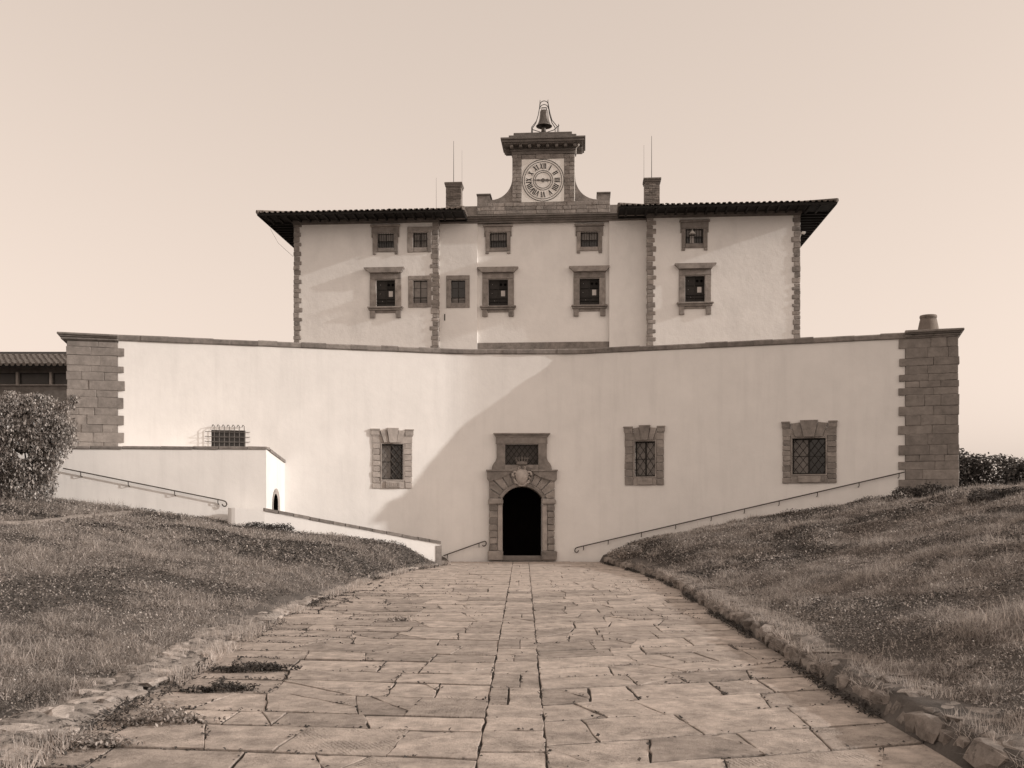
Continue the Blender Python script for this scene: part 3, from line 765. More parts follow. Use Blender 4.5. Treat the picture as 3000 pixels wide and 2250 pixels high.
# crest: shield with scrolls, crown above
cx, cz = PD.at(1529, 1398)
sh = MB(); V = []; Fc = []
outl = [(0, .36), (.17, .33), (.27, .22), (.29, .06), (.25, -.1), (.2, -.2), (.17, -.3), (.09, -.345), (0, -.36)]
outl = outl + [(-x, z) for x, z in outl[-2:0:-1]]
nl = len(outl)
for k, (f_, v) in enumerate(((1.0, -.10), (1.0, -.25), (.88, -.32), (.62, -.38), (.3, -.42), (.0, -.43))):
    for x, z in outl: V.append((cx + x*f_, v, cz + z*f_))
for k in range(5):
    for i in range(nl): Fc.append((k*nl+i, k*nl+(i+1) % nl, (k+1)*nl+(i+1) % nl, (k+1)*nl+i))
sh.add(V, Fc)
for sg in (-1, 1):
    def spiral(x, z, r_, t0, t1, th): sh.tube([(cx + sg*(x + r_*(1-.09*i)*math.cos(t0+(t1-t0)*i/9)), -.29, cz + z + r_*(1-.09*i)*math.sin(t0+(t1-t0)*i/9)) for i in range(10)], th, 6, th*.6)
    spiral(.30, .14, .13, -1.2, 5.2, .055); spiral(.10, .40, .08, -2.0, 4.2, .036); spiral(.26, -.2, .07, -2.2, 3.2, .035)
    sh.tube([(cx+sg*.30, -.26, cz+.02), (cx+sg*.36, -.26, cz-.06), (cx+sg*.30, -.26, cz-.17), (cx+sg*.2, -.27, cz-.27), (cx+sg*.1, -.27, cz-.36), (cx, -.27, cz-.38)], .05, 6, .04)
sh.tube([(cx, -.34, cz+.02), (cx+.07, -.42, cz), (cx, -.44, cz-.06)], .02, 5)
sh.build('crest', 'stone_pale', por, smooth=True)
zc_ = PD.at(1529, 1362)[1]; crn = MB()
crn.lathe([(.17, 0), (.22, 0), (.235, .03), (.235, .11), (.22, .14), (.17, .14)], (cx, -.22, zc_), 16)
for i in range(9):
    t = math.pi*(-.12 + 1.24*i/8) + math.pi
    px_, py_ = cx + .22*math.cos(t), -.22 + .2*math.sin(t)
    crn.tube([(px_, py_, zc_+.12), (px_ + .05*math.cos(t), py_+.03*math.sin(t), zc_+.22), (px_ - .02*math.cos(t), py_, zc_+.29)], .026, 5, .012)
    crn.lathe([(0, -.035), (.03, -.015), (.03, .015), (0, .035)], (px_ + .05*math.cos(t), py_, zc_+.28), 6)
crn.lathe([(.0, 0), (.04, .0), (.05, .05), (.02, .1), (.0, .2)], (cx, -.2, zc_+.22), 8)
crn.build('crown', 'stone_dark', por, smooth=True)

# ------------------------------------------------------------------ stair block and ramp parapet at the left
YB = 39.6
blk = empty('stair_block', (-9.5, YB, 2.0))
tag(blk, 'low white stair block with flat stone coping below the caged window', 'wall')
BT = math.tan(R(13.0))
def yfront(x): return YB + BT*(x - (780 - 1500)/F*YB)
def xfront(px):
    r = (px-1500)/F; x1 = (780 - 1500)/F*YB; y = (YB - BT*x1)/(1 - BT*r); return r*y, y
xb0 = xfront(-60)[0]; xb1 = (780 - 1500)/F*YB; bo = (-9.5, YB, 2.0)
zt1 = EYE + (1480-1317)/F*YB; zb_back = EYE + (1480-1356)/F*42.5 ; ybk = float(wall_y(-9.45))
bm_ = MB()
def L_(x, y, z): return (x - bo[0], y - bo[1], z - bo[2])
zt0 = zt1 - .10
# arch opening in the right-hand side: polygon with a notch
ya0, ya1, zaspring = YB + 1.2, YB + 2.0, 2.75
side = [(YB, .6), (ya0, .6)]
ztop_a = EYE + (1480-1429)/F*41.2
for i in range(0, 9):
    t = math.pi*(1 - i/8); side.append(((ya0+ya1)/2 + .4*math.cos(t), zaspring - .25 + .42*math.sin(t)))
side += [(ya1, .6), (ybk, .6), (ybk, zb_back), (YB, zt1)]
V = [L_(xb1, y, z) for y, z in side]
bm_.add(V, [tuple(range(len(V)))])
V = [L_(xb1, y, z) for y, z in side[1:-3]] + [L_(xb1 - .55, y, z) for y, z in side[1:-3]]; n = len(V)//2
MB().add(V, [(i, i+1, n+i+1, n+i) for i in range(n-1)]).build('arch_reveal', 'dark', blk, recalc=False)  # reveal in near black: the shade of the opening is put into its colour
yb0 = yfront(xb0)
bm_.add([L_(xb0, yb0, .6), L_(xb1, YB, .6), L_(xb1, YB, zt1), L_(xb0, yb0, zt0)], [(0,1,2,3)])
bm_.add([L_(xb0, yb0, zt0), L_(xb1, YB, zt1), L_(xb1, ybk, zb_back), L_(xb0, yb0+3, zt0)], [(0,1,2,3)])
bm_.build('plaster_face', 'plaster_block', blk, recalc=False)
MB().add([L_(xb1-.6, ya0-.3, .6), L_(xb1-.6, ya1+.3, .6), L_(xb1-.6, ya1+.3, 4), L_(xb1-.6, ya0-.3, 4)], [(0,1,2,3)]).build('passage_shade', 'dark', blk)  # flat near-black sheet behind the arch, painted in place of a shaded interior
arc = MB()
pts = [(y, z) for y, z in side[1:-3]]
V = []
for (y, z) in pts:
    dy, dz = y - (ya0+ya1)/2, max(0, z - (zaspring-.25)); k = math.hypot(dy, dz) or 1
    V += [L_(xb1 + .004, y, z), L_(xb1 + .03, y + dy/k*.22, z + dz/k*.22), ]
arc.add(V, [(i*2, i*2+1, i*2+3, i*2+2) for i in range(len(pts)-1)]); arc.build('arch_surround', 'stone_pale', blk, recalc=False)
rr = random.Random(41); x = xb0
while x < xb1 - .02:
    L = rr.uniform(.9, 1.6)
    if xb1 + .04 - x - L < .5: L = xb1 + .04 - x
    z_ = zt0 + (zt1-zt0)*(x-xb0)/(xb1-xb0)
    cpm = MB().cbox(*sorted((x - bo[0] + .004, x + L - bo[0] - .004)), -.05, .5, z_ - bo[2] + .004, z_ - bo[2] + .12, b=.015, j=.006, rr=rr); cpm.v = [(vx, vy + BT*(vx + bo[0] - xb1), vz_) for vx, vy, vz_ in cpm.v]; cpm.build('coping_stone', 'coping', blk); x += L
for i in range(3):
    y0 = YB + .5 + (ybk-.05-YB-.5)*i/3; y1 = YB + .5 + (ybk-.05-YB-.5)*(i+1)/3
    if i == 0: y0 = YB + .505
    f0 = (y0-YB)/(ybk-YB); f1 = (y1-YB)/(ybk-YB); za = zt1+(zb_back-zt1)*f0; zb2 = zt1+(zb_back-zt1)*f1
    V = [L_(x_, y_, z_) for x_, y_, z_ in ((xb1-.45, y0, za+.004), (xb1+.05, y0, za+.004), (xb1+.05, y1-.01, zb2+.004), (xb1-.45, y1-.01, zb2+.004), (xb1-.45, y0, za+.12), (xb1+.05, y0, za+.12), (xb1+.05, y1-.01, zb2+.12), (xb1-.45, y1-.01, zb2+.12))]
    MB().add(V, [(0,3,2,1),(4,5,6,7),(0,1,5,4),(1,2,6,5),(2,3,7,6),(3,0,4,7)]).build('coping_stone', 'coping', blk)
# ramp parapet
def para(px, py, Y): return ((px-PX)/F*Y, Y, EYE + (HY-py)/F*Y)
A = para(700, 1488, 38.7); B = para(775, 1493, 38.95); C = para(1290, 1590, 41.6)
ram = empty('ramp_parapet', (B[0], B[1], 1.2))
tag(ram, 'sloping low white parapet with stone coping beside the grass bank', 'wall')
ro = ram.location.copy()
def LR(p): return (p[0]-ro.x, p[1]-ro.y, p[2]-ro.z)
pm = MB(); th = .42
ax = Vector((C[0]-B[0], C[1]-B[1])); ax.normalize(); nrm = Vector((-ax.y, ax.x))          # to the back
pa = []   # plan outline of the rounded end then straight
front = []
e = Vector((A[0], A[1]))
for i in range(9):
    t = math.pi*(1 - i/8)
    c_ = e + nrm*(th/2); front.append((c_ + ax*(-math.sin(math.pi*i/8)*th*.9) + nrm*(th/2*math.cos(math.pi*i/8)), A[2]))
front = front + [(Vector((B[0], B[1])), B[2]-.06), (Vector((C[0], C[1])), C[2]-.1)]
back = [(Vector((C[0], C[1])) + nrm*th, C[2]-.1), (Vector((B[0], B[1])) + nrm*th, B[2]-.06)]
lo = front + back; n = len(lo)
V = [LR((p.x, p.y, .1)) for p, z in lo] + [LR((p.x, p.y, z)) for p, z in lo]
pm.add(V, [(i, (i+1) % n, n+(i+1) % n, n+i) for i in range(n)] + [tuple(range(n, 2*n))])
pm.build('plaster_face', 'plaster_low', ram)
Bv, Cv = Vector(B), Vector(C); nst = 13; Lt = (Cv-Bv).length; rr = random.Random(44)
cuts = [0] + sorted(i/nst + rr.uniform(-.02, .02) for i in range(1, nst)) + [1.004]
for c0, c1 in zip(cuts[:-1], cuts[1:]):
    p0, p1 = Bv.lerp(Cv, c0+.002), Bv.lerp(Cv, c1-.002); o3 = Vector((nrm.x, nrm.y, 0)); hz = Vector((0,0,.115)); dz = Vector((0,0,.055+rr.uniform(-.01,.01)))
    V = []
    for h in (-dz, hz-dz):
        for p, s_ in ((p0, -.04), (p1, -.04), (p1, th+.04), (p0, th+.04)): V.append(LR(p + o3*(s_+rr.uniform(-.008,.008)) + h))
    MB().add(V, [(0,3,2,1),(4,5,6,7),(0,1,5,4),(1,2,6,5),(2,3,7,6),(3,0,4,7)]).build('coping_stone', 'coping', ram)
pz = Vector((C[0], C[1], 0)); rr = random.Random(4)
for i in range(3):
    z0 = -.1 + i*.33; z1 = min(z0+.325, C[2]-.115)
    p = pz + Vector((ax.x, ax.y, 0))*(-.19); q_ = pz + Vector((ax.x, ax.y, 0))*.05
    V = []
    for z in (z0, z1):
        for (pp, s_) in ((p, -.03), (q_, -.03), (q_, th+.03), (p, th+.03)): V.append(LR((pp.x + nrm.x*s_, pp.y + nrm.y*s_, z)))
    MB().add(V, [(0,3,2,1),(4,5,6,7),(0,1,5,4),(1,2,6,5),(2,3,7,6),(3,0,4,7)]).build('end_block', 'ashlar', ram)

# ------------------------------------------------------------------ handrails
def handrail(label, pts, br, scroll, root):
    """pts: world points of the rail; br: fractions with brackets; scroll end: 0/1 and turning sense"""
    h = empty('handrail', root); tag(h, label, 'handrail', 'wrought iron handrails along the walls')
    rt = Vector(root); P = [Vector(p) - rt for p in pts]
    line = list(P)
    e = P[0] if scroll == 0 else P[-1]; d = (P[0]-P[1]).normalized() if scroll == 0 else (P[-1]-P[-2]).normalized()
    up = Vector((0,0,1)); sc = []
    for i in range(1, 13):
        t = i/12*4.6; r_ = .13*(1 - i/22)
        sc.append(e + d*(math.sin(t)*r_ + .05) + up*(-.13 + math.cos(t)*r_))
    line = ([*reversed(sc)] + line) if scroll == 0 else (line + sc)
    MB().tube(line, .026, 6).build('rail', 'rust', h)
    L = [0]
    for a, b in zip(P[:-1], P[1:]): L.append(L[-1] + (b-a).length)
    for f_ in br:
        s_ = f_*L[-1]
        for i in range(len(P)-1):
            if L[i] <= s_ <= L[i+1]:
                p = P[i].lerp(P[i+1], (s_-L[i])/(L[i+1]-L[i]))
                MB().tube([p + Vector((0,0,-.01)), p + Vector((0,0,-.13)), p + Vector((0,.04,-.17)), p + Vector((0,.16,-.18))], .018, 5).build('bracket', 'rust', h)
    return h
def wallpt(px, py, off=.12):
    x, y = wall_hit(px); a = wall_ang(x); return (x + math.sin(a)*off, y - math.cos(a)*off, EYE + (HY-py)/F*(y-off))
pr_ = [wallpt(x, 1603 + (1383-1603)*((x-1695)/(2650-1695))) for x in np.linspace(1695, 2650, 22)]
handrail('long iron handrail climbing the right of the fortress wall to the pier', pr_, [(x-1695)/955 for x in (1712, 1790, 1894, 1999, 2106, 2204, 2304, 2412, 2527, 2635)], 0, (0.46+4, 43.5, 1))
pl_ = [para(x, 1372 + (1466-1372)*((x-185)/(652-185)), xfront(x)[1]-.13) for x in (185, 300, 420, 540, 652)]
handrail('iron handrail on the stair block, beside the ivy', pl_, [(x-185)/467 for x in (235, 372, 508, 638)], 1, (-14, YB, 2.5))
ps_ = [wallpt(x, 1628 + (1587-1628)*((x-1298)/(1415-1298))) for x in (1298, 1360, 1415)]
handrail('short iron handrail just left of the arched door', ps_, [.1, .9], 1, (-2, 44.6, .3))

# jar on the right pier
ju0, jz = plR.at(2691, 971); ju1, _ = plR.at(2757, 971); jr = (ju1-ju0)/2; jc = (ju0+ju1)/2
jx = plR.p[0] + jc*plR.d[0] + .75*plR.b[0]; jy = plR.p[1] + jc*plR.d[1] + .75*plR.b[1]
jar = MB().lathe([(.0, 0), (jr, 0), (jr*1.0, .04), (jr*.98, .12), (jr*.9, .3), (jr*.8, .5), (jr*.74, .6), (jr*.77, .605), (jr*.80, .63), (jr*.80, .69), (jr*.76, .72), (jr*.6, .70), (jr*.6, .1)], (0,0,0), 28).build('jar', 'terracotta', None, smooth=True, loc=(jx, jy, 9.351))
tag(jar, 'terracotta jar with rolled rim standing on the right corner pier', 'jar')

# ------------------------------------------------------------------ villa with clock gable
TH = R(4.0)
VP = Plane(2.17, 65.0, -TH)
vil = empty('villa', (2.17, 65.0, 8.0), -TH)
tag(vil, 'white three storey villa with stone quoins, dark eaves and clock gable', 'building')
ZB = 8.0
def vz(z): return z - ZB
def vr(x0, x1, y0, y1, v=0): a, b, c, d = VP.rect(x0, x1, y0, y1, v); return a, b, c-ZB, d-ZB
def va(x, y, v=0): u, z = VP.at(x, y, v); return u, z-ZB
uL0 = va(862, 800)[0]; uL1 = va(1283, 800)[0]; uR0 = va(1897, 800)[0]; uR1 = va(2343, 800)[0]
VC, VPn = .5, .72
uP0 = va(1398, 800, VC)[0]; uP1 = va(1785, 800, VC)[0]
ZE = 12.62           # wall top / soffit at the wall
ZCN = va(1590, 645, VC)[1] - .02
wins = []            # (plane v, type, opening px rect, data)
W_A = [((1106, 1154, 683, 727), (1086, 1173, 659, 746), 0), ((1435, 1485, 681, 726), (1416, 1502, 659, 744), VPn), ((1701, 1752, 679, 724), (1683, 1770, 657, 742), VPn), ((2008.5, 2060, 669, 714), (1990, 2079, 645, 734), 0)]
W_B = [((1102, 1158, 819, 899), (1069, 1186, 786, 932), 0), ((1431, 1488, 818, 897), (1399, 1519, 785, 928), VPn), ((1698, 1756, 815, 894), (1667, 1786, 782, 927), VPn), ((2007, 2065, 807, 886), (1976, 2097, 774, 922), 0)]
W_C = [((1210, 1252, 681, 725), (1194, 1264, 665, 739), 0), ((1210, 1252, 820, 888), (1196, 1265, 808, 901), 0), ((1321, 1363, 820, 888), (1307.5, 1376, 807, 902), VC)]
def holes_for(v): return [vr(*o, v) for L in (W_A, W_B, W_C) for o, f_, vv in L if vv == v]
def wall_with_holes(u0, u1, z0, z1, v, hs, dp=.32):
    b = MB(); xs = sorted({u0, u1} | {h[0] for h in hs} | {h[1] for h in hs}); zs_ = sorted({z0, z1} | {h[2] for h in hs} | {h[3] for h in hs})
    for i in range(len(xs)-1):
        for k in range(len(zs_)-1):
            xm, zm = (xs[i]+xs[i+1])/2, (zs_[k]+zs_[k+1])/2
            if any(h[0] < xm < h[1] and h[2] < zm < h[3] for h in hs): continue
            b.add([(xs[i], v, zs_[k]), (xs[i+1], v, zs_[k]), (xs[i+1], v, zs_[k+1]), (xs[i], v, zs_[k+1])], [(0,1,2,3)])
    for h in hs:
        c = [(h[0],h[2]),(h[1],h[2]),(h[1],h[3]),(h[0],h[3])]
        for a_, b_ in ((0,1),(1,2),(2,3),(3,0)):
            b.add([(c[a_][0], v, c[a_][1]), (c[b_][0], v, c[b_][1]), (c[b_][0], v+dp, c[b_][1]), (c[a_][0], v+dp, c[a_][1])], [(0,1,2,3)])
    return b
DEP = 13.0
h0 = holes_for(0); hL = [h for h in h0 if h[1] < uL1]; hR = [h for h in h0 if h[0] > uR0]
for (a, b, hs) in ((uL0, uL1, hL), (uR0, uR1, hR)):
    m = wall_with_holes(a, b, 0, ZE+.2, 0, hs)
    for x in (a, b): m.add([(x, 0, 0), (x, DEP, 0), (x, DEP, ZE+.2), (x, 0, ZE+.2)], [(0,1,2,3)])
    m.add([(a, DEP, 0), (b, DEP, 0), (b, DEP, ZE+.2), (a, DEP, ZE+.2)], [(0,1,2,3)])
    m.build('wing_wall', 'plaster', vil, recalc=False)
m = wall_with_holes(uL1, uP0, 0, ZCN, VC, holes_for(VC)); m.box(uP1, uR0, VC, VC+1, 0, ZCN)
for x in (uP0, uP1): m.add([(x, VC, 0), (x, VPn, 0), (x, VPn, ZCN), (x, VC, ZCN)], [(0,1,2,3)])
p_ = wall_with_holes(uP0, uP1, 0, ZCN, VPn, holes_for(VPn)); m.add(p_.v, p_.f)
m.add([(uL1, VC, ZCN), (uR0, VC, ZCN), (uR0, DEP, ZCN), (uL1, DEP, ZCN)], [(0,1,2,3)])
m.build('centre_wall', 'plaster', vil, recalc=False)
# base band under the centre panel
a, b, c, d = vr(1398, 1785, 1003, 1040, VPn); MB().cbox(uP0+.005, uP1-.005, VPn-.12, VPn+.05, 0.2, d, b=.03).build('base_band', 'stone', vil)
# quoins
rr = random.Random(9)
def quoins(u, sgn, v0, seed):
    """sgn: side towards which the teeth point (+1 right)"""
    r2 = random.Random(seed); z = 0.0; k = 0
    while z < ZE - .05:
        h = r2.uniform(.22, .36)
        if ZE - z - h < .2: h = ZE - z
        ln = .36 + (r2.uniform(.08, .17) if k % 2 else 0) + r2.uniform(-.03, .03)
        a, b = (u - .035, u + ln) if sgn > 0 else (u - ln, u + .035)
        MB().cbox(a + r2.uniform(-.012, .012), b, -.05 + r2.uniform(-.015, .015), .42 + .2*(k % 2), z+.004, z+h-.004, b=.03, j=.013, rr=r2).build('quoin', 'stone', vil)
        z += h; k += 1
quoins(uL0, 1, 0, 1); quoins(uL1, -1, 0, 2); quoins(uR0, 1, 0, 3); quoins(uR1, -1, 0, 4)
# eaves and roofs
OV = 1.87; RH = .235
def hip_roof(a, b, name_lab):
    za = ZE + .02; e = za + .20; y0, y1 = -OV, DEP + OV; x0, x1 = a - OV, b + OV
    rf = MB(); rise = math.tan(R(12.5)); hw_ = (x1-x0)/2; ridge = e + hw_*rise
    V = [(x0,y0,e),(x1,y0,e),(x1,y1,e),(x0,y1,e),((x0+x1)/2, y0+hw_, ridge),((x0+x1)/2, y1-hw_, ridge)]
    rf.add(V, [(0,1,4),(1,2,5,4),(2,3,5),(3,0,4,5)])
    roof = rf.build('roof', 'tile', vil)
    so = MB(); so.add([(x0+.04,y0+.04,e-.03),(x1-.04,y0+.04,e-.03),(x1-.04,y1-.04,e-.03),(x0+.04,y1-.04,e-.03)], [(0,1,2,3)])
    so.box(x0+.02, x1-.02, y0+.02, y0+.08, e-.16, e-.035); so.box(x0+.02, x0+.08, y0+.09, y1, e-.16, e-.035); so.box(x1-.08, x1-.02, y0+.09, y1, e-.16, e-.035)
    so.build('soffit', 'wood_dark', roof)
    # rafters
    x = x0 + .5
    r0 = None
    while x < x1 - .4:
        if r0 is None: r0 = MB().box(-.06, .06, y0+.09, .1, e-.17, e-.04).build('rafter', 'wood_dark', roof, loc=(x, 0, 0))
        else: copy_part(r0, roof, (x, 0, 0))
        x += .62
    y = .35; r1_ = None
    while y < DEP:
        for sx in (0, 1):
            if r1_ is None: r1_ = MB().box(0.0, OV-.09, -.06, .06, e-.17, e-.04).build('rafter', 'wood_dark', roof, loc=(x0+.09, y, 0))
            else: copy_part(r1_, roof, (x0+.09 if sx == 0 else b, y, 0))
        y += .62
    # cover tiles along the front edge (half barrels running up the slope)
    r2 = random.Random(int(a*10)); base = []
    for i in range(5):
        tb = MB(); V = []; Fc = []; n = 7; w0 = .115*r2.uniform(.93, 1.07)
        for (yy, rad) in ((-.06, w0), (.55, w0*.8)):
            for rad2 in (rad, rad-.022):
                for k in range(n): t = math.pi*k/(n-1); V.append((rad2*math.cos(t), yy, rad2*.85*math.sin(t) + yy*rise))
        for k in range(n-1):
            Fc += [(k, k+1, 2*n+k+1, 2*n+k), (n+k, 3*n+k, 3*n+k+1, n+k+1), (k, n+k, n+k+1, k+1)]
        tb.add(V, Fc); me = bpy.data.meshes.new('tile'); me.from_pydata(tb.v, [], tb.f); me.materials.append(M['tile']); base.append(me)
    x = x0 + .16
    while x < x1 - .1:
        o = bpy.data.objects.new('tile', r2.choice(base)); col.objects.link(o); o.parent = roof
        o.location = (x, y0 + r2.uniform(-.03, .03), e + .0 + r2.uniform(-.015, .012)); o.rotation_euler = (r2.uniform(-.03,.03), r2.uniform(-.06,.06), r2.uniform(-.05,.05)); x += .345
    # the remaining rows on flanks and hips, one mass
    tb = MB()
    y = y0 + .2
    while y < y1:
        for sx in (0, 1):
            X = x0 if sx == 0 else x1; dd = 1 if sx == 0 else -1; ln = min(hw_, y - y0, y1 - y)
            tb.tube([(X - dd*.05, y, e + .03), (X + dd*max(.4, ln), y, e + .03 + max(.4, ln)*rise)], .1, 6)
        y += .35
    x = x0 + .3
    while x < x1 - .2:
        ln = min(x-x0, x1-x)
        if ln > .8: tb.tube([(x, y0 + .5, e + .03 + .5*rise), (x, y0 + ln, e + .03 + ln*rise)], .1, 6)
        x += .345
    tb.tube([(x0, y0, e+.06), ((x0+x1)/2, y0+hw_, ridge+.05), ((x0+x1)/2, y1-hw_, ridge+.05), (x1, y1, e+.06)], .13, 6); tb.tube([(x1, y0, e+.06), ((x0+x1)/2, y0+hw_, ridge+.05)], .13, 6)
    tag(tb.build('tile_rows', 'tile', roof), kind='stuff')
    # stone frieze under the soffit
    fr = MB(); fr.box(a-.06, b+.06, -.09, -.006 , ZE-.08, ZE+.19); fr.box(a-.11, b+.11, -.15, -.094, ZE+.02, ZE+.185)
    for X in (a, b):
        s_ = -1 if X == a else 1
        fr.box(*sorted((X + .004*s_, X + .06*s_)), .0, DEP, ZE-.168, ZE+.188)
    fr.build('frieze', 'stone_dark', vil)
    return e
eL = hip_roof(uL0, uL1, 'l'); eR = hip_roof(uR0, uR1, 'r')
# centre cornice
cor = MB(); a, b = uL1 + .004, uR0 - .004
_, ct = va(1590, 627, VC-.5); _, cb = va(1590, 650, VC)
for (v, z0, z1) in ((VC-.08, cb-.02, cb+.10), (VC-.2, cb+.102, cb+.2), (VC-.38, cb+.202, cb+.30), (VC-.52, cb+.302, ct)):
    cor.cbox(a, b, v, 1.2, z0, z1, b=.015)
cor.build('cornice', 'stone_dark', vil)
# parapet and gable
VG = .7
gab = MB(); P = []
def g(x, y): return va(x, y, VG)
base_z = ct - .02
prof = [(1398, 571), (1434, 570), (1437, 587)]
for i in range(1, 9):
    t = math.pi/2*i/8; prof.append((1437 + 64*math.sin(t)**1.0 * (1.0) * (1-(1-math.sin(t))*.0), 587 - 66*(1-math.cos(t))))
prof = [(1398, 571), (1434, 570), (1437, 586)] + [(1437 + 64*math.sin(math.pi/2*i/9), 586 - 66*(1-math.cos(math.pi/2*i/9))) for i in range(1, 10)]
prof += [(1501, 440), (1683, 439)] + [(1684 + 64*(1-math.sin(math.pi/2*i/9)), 520 + 0 + 65*(1-(1-math.cos(math.pi/2*(9-i)/9))) if False else 585 - 66*(1-math.cos(math.pi/2*(9-i)/9)) if False else 0) for i in range(0)]
rp = [(1749 - 64*math.sin(math.pi/2*i/9), 584 - 66*(1-math.cos(math.pi/2*i/9))) for i in range(9, -1, -1)] + [(1750, 566), (1787, 565)]
prof += rp
poly = [g(x, y) for x, y in prof]; poly = [(poly[0][0], base_z)] + poly + [(poly[-1][0], base_z)]
gab.prism(poly, VG, VG + 1.1)
x0_, x1_ = g(1343, 600)[0], g(1398, 600)[0]; gab.box(x0_, x1_-.003, VG+.05, VG+.6, base_z, g(1360, 604)[1]); x0_, x1_ = g(1787, 600)[0], g(1824, 600)[0]; gab.box(x0_+.003, x1_, VG+.05, VG+.6, base_z, g(1800, 599)[1])
gb = gab.build('clock_gable', 'stone', vil)
# pedestals caps, pilaster blocks, base blocks
for X0, X1, Y0 in ((1396, 1438, 569), (1748, 1789, 563.5)):
    a, b, c, d = vr(X0, X1, Y0-1, Y0+5, VG); MB().cbox(a, b, VG-.07, VG+1.15, d-.10, d+.0, b=.015).build('pedestal_cap', 'stone_dark', gb)
rr = random.Random(77)
def blockwork(X0, X1, Y0, Y1, nrow, ncol, v, name='stone_block'):
    u0, u1, z0, z1 = vr(X0, X1, Y0, Y1, VG)
    for r_ in range(nrow):
        za, zb2 = z0+(z1-z0)*r_/nrow, z0+(z1-z0)*(r_+1)/nrow
        cs = sorted([0, 1] + [min(.97, max(.03, (i + (.5 if r_ % 2 else 0))/ncol + rr.uniform(-.04, .04))) for i in range(1 if not r_ % 2 else 0, ncol)])
        for c0, c1 in zip(cs[:-1], cs[1:]):
            if c1 - c0 < .02: continue
            MB().cbox(u0+(u1-u0)*c0+.004, u0+(u1-u0)*c1-.004, VG+v+rr.uniform(-.012,.012), VG+.05, za+.004, zb2-.004, b=.02, j=.008, rr=rr).build(name, 'stone', gb)
blockwork(1501, 1528, 452, 592, 12, 1, -.06); blockwork(1653, 1683, 452, 592, 12, 1, -.06); blockwork(1528.3, 1652.7, 452, 466, 1, 3, -.055)
blockwork(1398, 1787, 592.5, 626, 3, 13, -.05)
# tower cornice with modillions
zc1 = va(1590, 452, VG)[1]
u0, u1 = g(1501, 450)[0], g(1683, 450)[0]
tc = MB(); D2 = 1.1
def lay(e, z0, z1): tc.cbox(u0-e, u1+e, VG-.06-e, VG+D2+e, zc1+z0, zc1+z1, b=.012, j=.004, rr=rr)
lay(.03, 0, .20); lay(.10, .202, .30); lay(.52, .52, .60); lay(.62, .602, .76); lay(.70, .762, .88)
tc.box(u0-.06, u1+.06, VG-.08, VG+D2+.06, zc1+.30, zc1+.52)
tcc = tc.build('tower_cornice', 'stone_dark', vil)
mo = None
for i in range(8):
    uu = u0 - .02 + (u1-u0+.04)*i/7
    if mo is None: mo = MB().cbox(-.1, .1, VG-.50, VG-.085, zc1+.33, zc1+.518, b=.03).build('modillion', 'stone_dark', tcc, loc=(uu, 0, 0))
    else: copy_part(mo, tcc, (uu, 0, 0))
for sx in (0, 1):
    for i in range(3): MB().cbox(*( (u1+.085, u1+.50) if sx else (u0-.50, u0-.085)), VG+.15+i*.4, VG+.35+i*.4, zc1+.33, zc1+.518, b=.03).build('modillion', 'stone_dark', tcc)
a, b, c, d = vr(1492, 1689, 392, 401, VG+.2); z = zc1 + .885
st = MB().cbox(a, b, VG-.3, VG+D2+.3, z, z+.28, b=.02, j=.005, rr=rr); a2, b2, c2, d2 = vr(1505, 1676, 382, 391, VG+.2); st.cbox(a2, b2, VG-.05, VG+D2+.05, z+.282, z+.52, b=.02, j=.005, rr=rr)
st.build('tower_step', 'stone_dark', tcc); ZT = z + .52
# clock
a, b, c, d = vr(1528, 1653, 466, 592, VG)
ck = MB().box(a+.006, b-.006, VG-.035, VG-.002, c+.006, d-.006).build('clock', 'dial', vil)
ccx, ccz = va(1591, 528, VG-.04); Rk = (b-a)/2*.985
def ringm(r0, r1, v0, v1, n=56):
    m = MB(); V = []; Fc = []
    for k in range(n):
        t = 2*math.pi*k/n
        for r_, v in ((r0, v0), (r1, v0), (r1, v1), (r0, v1)): V.append((ccx + r_*math.sin(t), v, ccz + r_*math.cos(t)))
    for k in range(n):
        j = (k+1) % n
        for q_ in range(4): Fc.append((k*4+q_, k*4+(q_+1) % 4, j*4+(q_+1) % 4, j*4+q_))
    return m.add(V, Fc)
for r_, w_ in ((1.0, .026), (.895, .02), (.475, .022), (.385, .02)): ringm(Rk*(r_-w_), Rk*r_, VG-.055, VG-.034).build('dial_ring', 'paint', ck)
